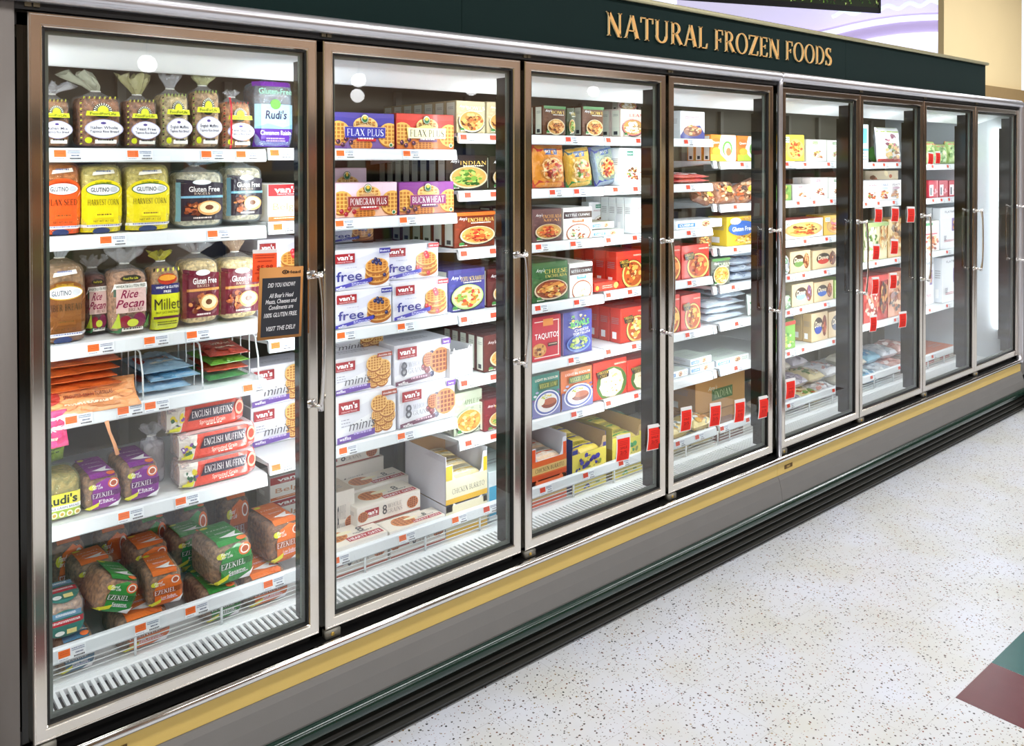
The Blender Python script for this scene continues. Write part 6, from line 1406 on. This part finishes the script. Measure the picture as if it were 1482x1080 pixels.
B5(a_dove('8ab0d0', ['c8b0d0', '7a5a8a']), 'c8b890', 'pale chocolate bar box with blue seal, fifth shelf, fifth door', 1146, 1177, 410, .962)
B5(a_dove('2a5ab0', ['8a3a20', 'c87a48']), 'c8a878', 'tan chocolate bar box with blue seal, fifth shelf, fifth door', 1178, 1206, 407, .962)
B5(lambda A: (A.R(0, 0, 1, 1, 'a8c850'), A.small(.5, .6, .6, 'f4f8e0', 4, .03, .1)), '98b848', 'lime green box beside the chocolate bars, fifth door', 1208, 1226, 404, .962)
bagput(1120, 1143, 430, .962, lambda A: (A.R(0, 0, 1, 1, 'c8dcc0'), A.blobs(.5, .5, .5, .5, ['8ac070', 'f0f8f0', '5a9a58'], 22, .25)), 'c0d8b8', 'pale green bag at the left of the fifth shelf, fifth door', grp=None, T=.05, off=-.012)
B5(lambda A: (A.R(0, 0, 1, 1, '7ab048'), A.blobs(.5, .3, .5, .3, ['e8f0c0', '4a8a30', 'c8d860'], 26, .2), A.R(0, .86, 1, 1, 'b83a28')), '6a9a40', 'bright green box at the left of the sixth shelf, fifth door', 1122, 1151, 466, .732)
B5(a_dove('2a4ab0', ['7a2a18', 'e0a070', 'c85a30']), 'c0a070', 'large brown chocolate bar box with blue seal, sixth shelf', 1174, 1198, 452, .732)
B5(a_dove('4a4a6a', ['7a2a18', 'e0a070', 'c85a30']), 'c0a070', 'large brown chocolate bar box with dark seal, sixth shelf', 1199, 1226, 449, .732)
def a_mixbag(cs):
    def f(A): A.R(0, 0, 1, 1, cs[0]); A.blobs(.5, .5, .5, .5, cs, 36, .25)
    return f
rg = random.Random(12)
for i in range(10):
    cs = [['e8e0d0', 'c87a48', 'e8b890', 'f4f0ec'], ['d8d0dc', '9a8aa0', 'f0ecf4', 'b8a8b8'], ['e8d8a8', 'b8602a', 'f0e8d0', '7a9a50'], ['f0f0f4', 'c8ccd8', 'd8a8a0', 'e8e8ec']][i % 4]
    lay, col = i//4, i % 4
    flatbag(1124+24*col, 1147+24*col, ZB, .066, .2, a_mixbag(cs), cs[0], ('bottom', 'middle', 'top')[lay]+' layer bag in the fifth basket, '+('leftmost', 'second from left', 'third from left', 'rightmost')[col], dz=.074*lay, off=.02+.10*lay, seed=90+i, grp='bags heaped in the fifth basket', rz=rg.uniform(-.04, .04), tilt=-88)

# ------------------------------------------------------------------ sixth door
B5(lambda A: (A.R(0, 0, 1, 1, 'dfeef4'), A.R(0, .3, 1, .36, '4ab0d0'), A.R(.2, .5, .8, .9, '5ab8d8'), A.small(.5, .3, .6, '3a6a8a', 4, .03, .08)), 'c8e0e8', 'white and light blue box, sixth door top left', 1246, 1257, 180, 1.78)
def a_toy(A): A.R(0, 0, 1, 1, 'f0f0f0'); A.poly([(0, .85), (1, .85), (.9, 1), (.1, 1)], 'b8d040'); A.blobs(.5, .6, .3, .2, ['c84a6a', '8a3a5a', '6aa048'], 14, .3); A.blobs(.5, .3, .4, .25, ['d8a050', '8a5a2a', 'e8c890', '6a8a3a'], 30, .22); A.R(0, 0, 1, .08, 'c8322c')
bagput(1268, 1301, 185, 1.78, a_toy, 'eceef0', 'white bag with green top and food picture, sixth door top shelf', grp=None, T=.07)
o = MB(); bm_ = bmesh.new(); bmesh.ops.create_icosphere(bm_, subdivisions=2, radius=.055); o.bm(bm_, '5aa83a', 0, True); o = o.build('green_bag', M_FILM); q = atY(1262, 205, YS+.12); put_xyz(o, q.x, YS+.10, 1.78+.055); o.scale = (1, .8, 1); tag(o, 'round bright green bag behind the white bag, sixth door', 'frozen food bag')
b = MB(); 
def bottle():
    b = MB(); pr = [(.0, .0), (.024, .0), (.026, .01), (.026, .07), (.018, .10), (.009, .115), (.009, .13)]
    b.tube([(0, 0, z_) for r_, z_ in pr], [max(r_, .0005) for r_, z_ in pr], lin('e88a2a'), n=14); r_ = empty('sauce_bottle'); b.build('bottle', M_FILM, r_)
    b = MB(); b.tube([(0, 0, .129), (0, 0, .150)], [.011, .008], lin('f4f4f0'), n=12); b.build('cap', M_BOARD, r_); return r_
o = bottle(); put_xyz(o, atY(1307, 220, YS+.05).x, YS+.05, 1.7805); tag(o, 'small orange bottle with white cap, sixth door top shelf', 'bottle')
for k, (a, c) in enumerate(((1250, 1266), (1267, 1284), (1285, 1304))): flatbag(a, c, 1.78, .02, .09, a_mixbag(['c8322c', 'b82a28', 'e86a60']), 'c8322c', 'flat red pack lying at the front of the top shelf, '+['left', 'middle', 'right'][k], grp='flat red packs', seed=3+k) if False else None
B5(a_three, 'e4dfe2', 'wide white box with three food pictures, second shelf, sixth door', 1250, 1306, 261, 1.535, D=.14, n=1)
B5(lambda A: (A.R(0, 0, 1, 1, 'd8c8a8'), A.blobs(.5, .5, .5, .5, F_MIX, 20, .2)), 'c8b898', 'tan box behind the wide white box, sixth door', 1252, 1300, 247, 1.535, off=.2, n=1, D=.10)
B5(a_veg, 'a8b888', 'large vegetable picture box at left, third shelf, sixth door', 1250, 1284, 322, 1.154, n=1, D=.12)
B5(lambda A: (A.R(0, 0, 1, 1, 'dcb87a'), A.blobs(.5, .5, .5, .5, ['c88a40', '9a5a2a', 'f0d8a0', 'e8b060', '6a4a20'], 60, .2, 4)), 'b8904a', 'golden fries picture box at right, third shelf, sixth door', 1285, 1320, 316, 1.154, n=1, D=.12)
B5(a_redfood, 'b03028', 'red printed seafood box at left, fourth shelf, sixth door', 1250, 1284, 399, .764, n=1, D=.14)
B5(lambda A: (A.R(0, 0, 1, 1, 'd8906a'), A.blobs(.5, .5, .5, .5, ['c87a48', '8a3a24', 'f0c8a0', '4a2a1c', 'e8a878'], 60, .2, 4)), 'a8402c', 'brown printed meat box at right, fourth shelf, sixth door', 1285, 1320, 392, .764, n=1, D=.14)
for i in range(8):
    cs = [['f0ead8', 'e0d8b8', 'f8f4ec'], ['8ac0d8', '5a9ac8', 'd8e8f0'], ['d8dce4', 'b8c4d0', 'f0f4f8'], ['e0b8b0', 'f0e4e0', 'c88a80']][i % 4]
    flatbag(1234+22*(i % 4), 1255+22*(i % 4), ZB, .07, .2, a_mixbag(cs), cs[0], ('lower', 'upper')[i//4]+' bag in the sixth basket, '+('leftmost', 'second from left', 'third from left', 'rightmost')[i % 4], dz=.078*(i//4), off=.02+.10*(i//4), seed=110+i, grp='bags heaped in the sixth basket', rz=rg.uniform(-.04, .04), tilt=-88)

# ------------------------------------------------------------------ seventh and eighth doors
for i, (a, c) in enumerate(((1336, 1352), (1352, 1368), (1368, 1384), (1384, 1400))):
    bagput(a, c, 205 if i % 2 == 0 else 209, 1.765, lambda A: (A.R(0, 0, 1, 1, 'a8c878'), A.R(0, .84, 1, 1, 'd85a40'), A.blobs(.5, .45, .5, .4, ['6a9a48', 'e0e0a0', 'c8d890', '4a7a30'], 24, .25)), 'a0c070', 'green vegetable bag on the top shelf, '+('leftmost', 'second', 'third', 'rightmost')[i]+' in the seventh door', grp='green vegetable bags', T=.05, seed=i)
for i, (a, c) in enumerate(((1344, 1358), (1359, 1372), (1373, 1388))):
    B5(a_redbox, 'a01c30', 'red box with white panel, '+('left', 'middle', 'right')[i]+' on the second shelf, seventh door', a, c, 261, 1.528, n=1, D=.10)
B5(a_pizzabag, 'e0dcd8', 'white box with pizza picture, third shelf, seventh door', 1336, 1359, 320, 1.154, n=1, D=.10)
B5(a_tallwhite, 'e4e8ee', 'tall white box with violet picture, third shelf, seventh door', 1361, 1392, 300, 1.154, n=2)
B5(a_tallwhite, 'e4e8ee', 'tall white box with violet picture, fourth shelf, seventh door', 1363, 1394, 371, .768, n=3)
B5(a_tallwhite, 'e0e6ee', 'tall white box at left, fourth shelf, seventh door', 1338, 1352, 374, .768, n=3, off=.04)
for i in range(4):
    flat(lambda W, H, D: carton('pizza_box', W, H, D, lambda A: (A.R(0, 0, 1, 1, 'd8c8b8'), A.R(0, .3, .6, .8, 'c04a38')), 'd8d0c8', 'c8785a'), atY(1352+(i % 2)*22, 500, Yf).x+.02, Yf+.02, ZB+.042*(i//2), .27, .04, .26, 'flat pizza box in the seventh basket, '+('lower left', 'lower right', 'upper left', 'upper right')[i], 'flat pizza boxes', cat='pizza box')

# ------------------------------------------------------------------ cards on the glass
def card(name, W, H, art, lab, cat, x, y, Y=.0105, roll=0.0, bend=.0, grp=None):
    q = atY(x, y, Y); b = MB(); n = 8
    def fr(u, v): 
        k = bend*math.sin(v*math.pi)
        return Vector(((u-.5)*W+.012*bend*40*(v-.5)*W*0, -.0004-k, (v-.5)*H)), Vector((0, -1, 0))
    for j in range(n):
        v0, v1 = j/n, (j+1)/n
        P = [fr(0, v0)[0], fr(1, v0)[0], fr(1, v1)[0], fr(0, v1)[0]]; Q = [p+Vector((0, .0006, 0)) for p in P]
        b.add(P+Q, [(0, 1, 2, 3), (7, 6, 5, 4), (0, 3, 7, 4), (1, 5, 6, 2)]+([(0, 4, 5, 1)] if j == 0 else [])+([(3, 2, 6, 7)] if j == n-1 else []), 'f0f0f0')
    A = Art(b, fr, W, H, 0, int(x), .0002, True); art(A)
    o = b.build(name, M_BOARD); o.location = (q.x, Y-.001, q.z); o.rotation_euler = (0, roll, 0); tag(o, lab, cat, grp); return o
def a_sale(A): A.R(.02, .01, .98, .99, 'f6e8e4'); A.R(.06, .03, .94, .86, 'f02c1c'); A.small(.5, .74, .6, 'b01810', 3, .02, .06); A.T('SALE', .5, .52, .09, 'a81610', w=.5); A.T('2/5', .5, .34, .13, 'a81610', w=.5); A.small(.5, .22, .6, 'b01810', 3, .02, .06); A.R(.02, .88, .98, .99, 'e8eae8')
def sale(px, roll=-.06):
    x0, y0, x1, y1, lab, rl = px
    W = width(x0, x1, .0105, (y0+y1)/2); H = atY((x0+x1)/2, y0, .0105).z-atY((x0+x1)/2, y1, .0105).z
    return card('sale_card', W, H, a_sale, lab, 'sale card', (x0+x1)/2, (y0+y1)/2, roll=rl, bend=.004, grp='red sale cards on the door glass')
S_ = [(891, 629, 911, 667, 'red sale card in the third door over the yellow burrito case', .06), (936, 614, 956, 651, 'red sale card at the right edge of the third door glass', .08),
 (984, 589, 1000, 624, 'red sale card at left in the fourth door', .06), (1026, 583, 1042, 617, 'red sale card second from left in the fourth door', .09), (1062, 578, 1077, 611, 'red sale card third from left in the fourth door', .07), (1097, 573, 1111, 605, 'red sale card at the right edge of the fourth door', .05),
 (1136, 548, 1150, 577, 'single red sale card low in the fifth door', .04),
 (1265, 300, 1276, 322, 'top left red sale card of the sixth door', .07), (1289, 299, 1300, 321, 'top middle red sale card of the sixth door', .07), (1312, 299, 1323, 322, 'top right red sale card of the sixth door', .04),
 (1262, 353, 1272, 376, 'red sale card, second row left, sixth door', .07), (1288, 346, 1299, 368, 'red sale card, second row right, sixth door', .08),
 (1261, 401, 1271, 426, 'red sale card, third row left, sixth door', .05), (1287, 395, 1297, 418, 'red sale card, third row right, sixth door', .06),
 (1258, 456, 1268, 480, 'red sale card, bottom row left, sixth door', .06), (1300, 451, 1311, 474, 'red sale card, bottom row right, sixth door', .05),
 (1342, 220, 1350, 238, 'left red sale card of the seventh door', .06), (1353, 219, 1360, 237, 'right red sale card of the seventh door', .0)]
for s_ in S_: sale(s_)
def a_price(A):
    A.R(0, 0, 1, 1, 'f0602c' if False else 'f85a28'); A.R(0, .88, 1, 1, 'e8e0dc'); A.small(.5, .80, .8, 'b83014', 2, .03, .07); A.small(.5, .62, .6, 'b83014', 1, .03); A.T('$5.88', .5, .44, .15, 'a82408', w=.66); A.small(.5, .26, .8, 'b83014', 1, .03); A.T('SAVE 10', .5, .12, .08, 'b83014', w=.6)
W = width(365, 400, .008, 383); H = atY(382, 361, .008).z-atY(382, 407, .008).z
card('price_card', W, H, a_price, 'orange red $5.88 price card on the first door glass', 'price card', 382.5, 384, Y=.006, roll=.03, bend=.002)
# chalk sign
x0, y0, x1, y1 = 374, 387, 437, 489
q = atY(405.5, 438, .004); W = width(374, 437, .004, 438); H = atY(405, 387, .004).z-atY(405, 490, .004).z
r_ = empty('chalkboard_sign', (q.x, .0, q.z)); r_.rotation_euler = (0, .04, 0); tag(r_, 'small orange framed chalkboard sign reading DID YOU KNOW on the first door', 'sign')
b = MB(); b.bbox(-W/2, W/2, -.0015, .0035, -H/2, H/2, .0008, 'c88a4a'); A = Art(b, plane_fn((-W/2, -.0015, -H/2), (W, 0, 0), (0, 0, H), (0, -1, 0)), W, H)
A.E(.57, .93, .07, .03, '2a1c12', 16); A.E(.57, .93, .045, .018, 'b07a40', 12); A.E(.57, .93, .025, .012, '2a1c12', 10); A.T('Head', .78, .93, .042, '2a1c12', 'sans', w=.30, bold=.02); b.build('sign_frame', M_BOARD, r_)
b = MB(); b.box(-W*.44, W*.44, -.0022, -.0014, -H*.46, H*.355, '2c2e34'); A = Art(b, plane_fn((-W*.44, -.0022, -H*.46), (W*.88, 0, 0), (0, 0, H*.815), (0, -1, 0)), W*.88, H*.815)
for i, (t, v, w_) in enumerate((('DID YOU KNOW?', .88, .70), ("All Boar's Head", .70, .62), ('Meats, Cheeses and', .60, .80), ('Condiments are', .50, .64), ('100% GLUTEN FREE.', .37, .86), ('VISIT THE DELI!', .14, .76))):
    A.T(t, .5, v, .075, 'e8e8ea', w=w_, slant=.2, bold=.012, rot=.02)
b.build('chalk_panel', M_BOARD, r_)
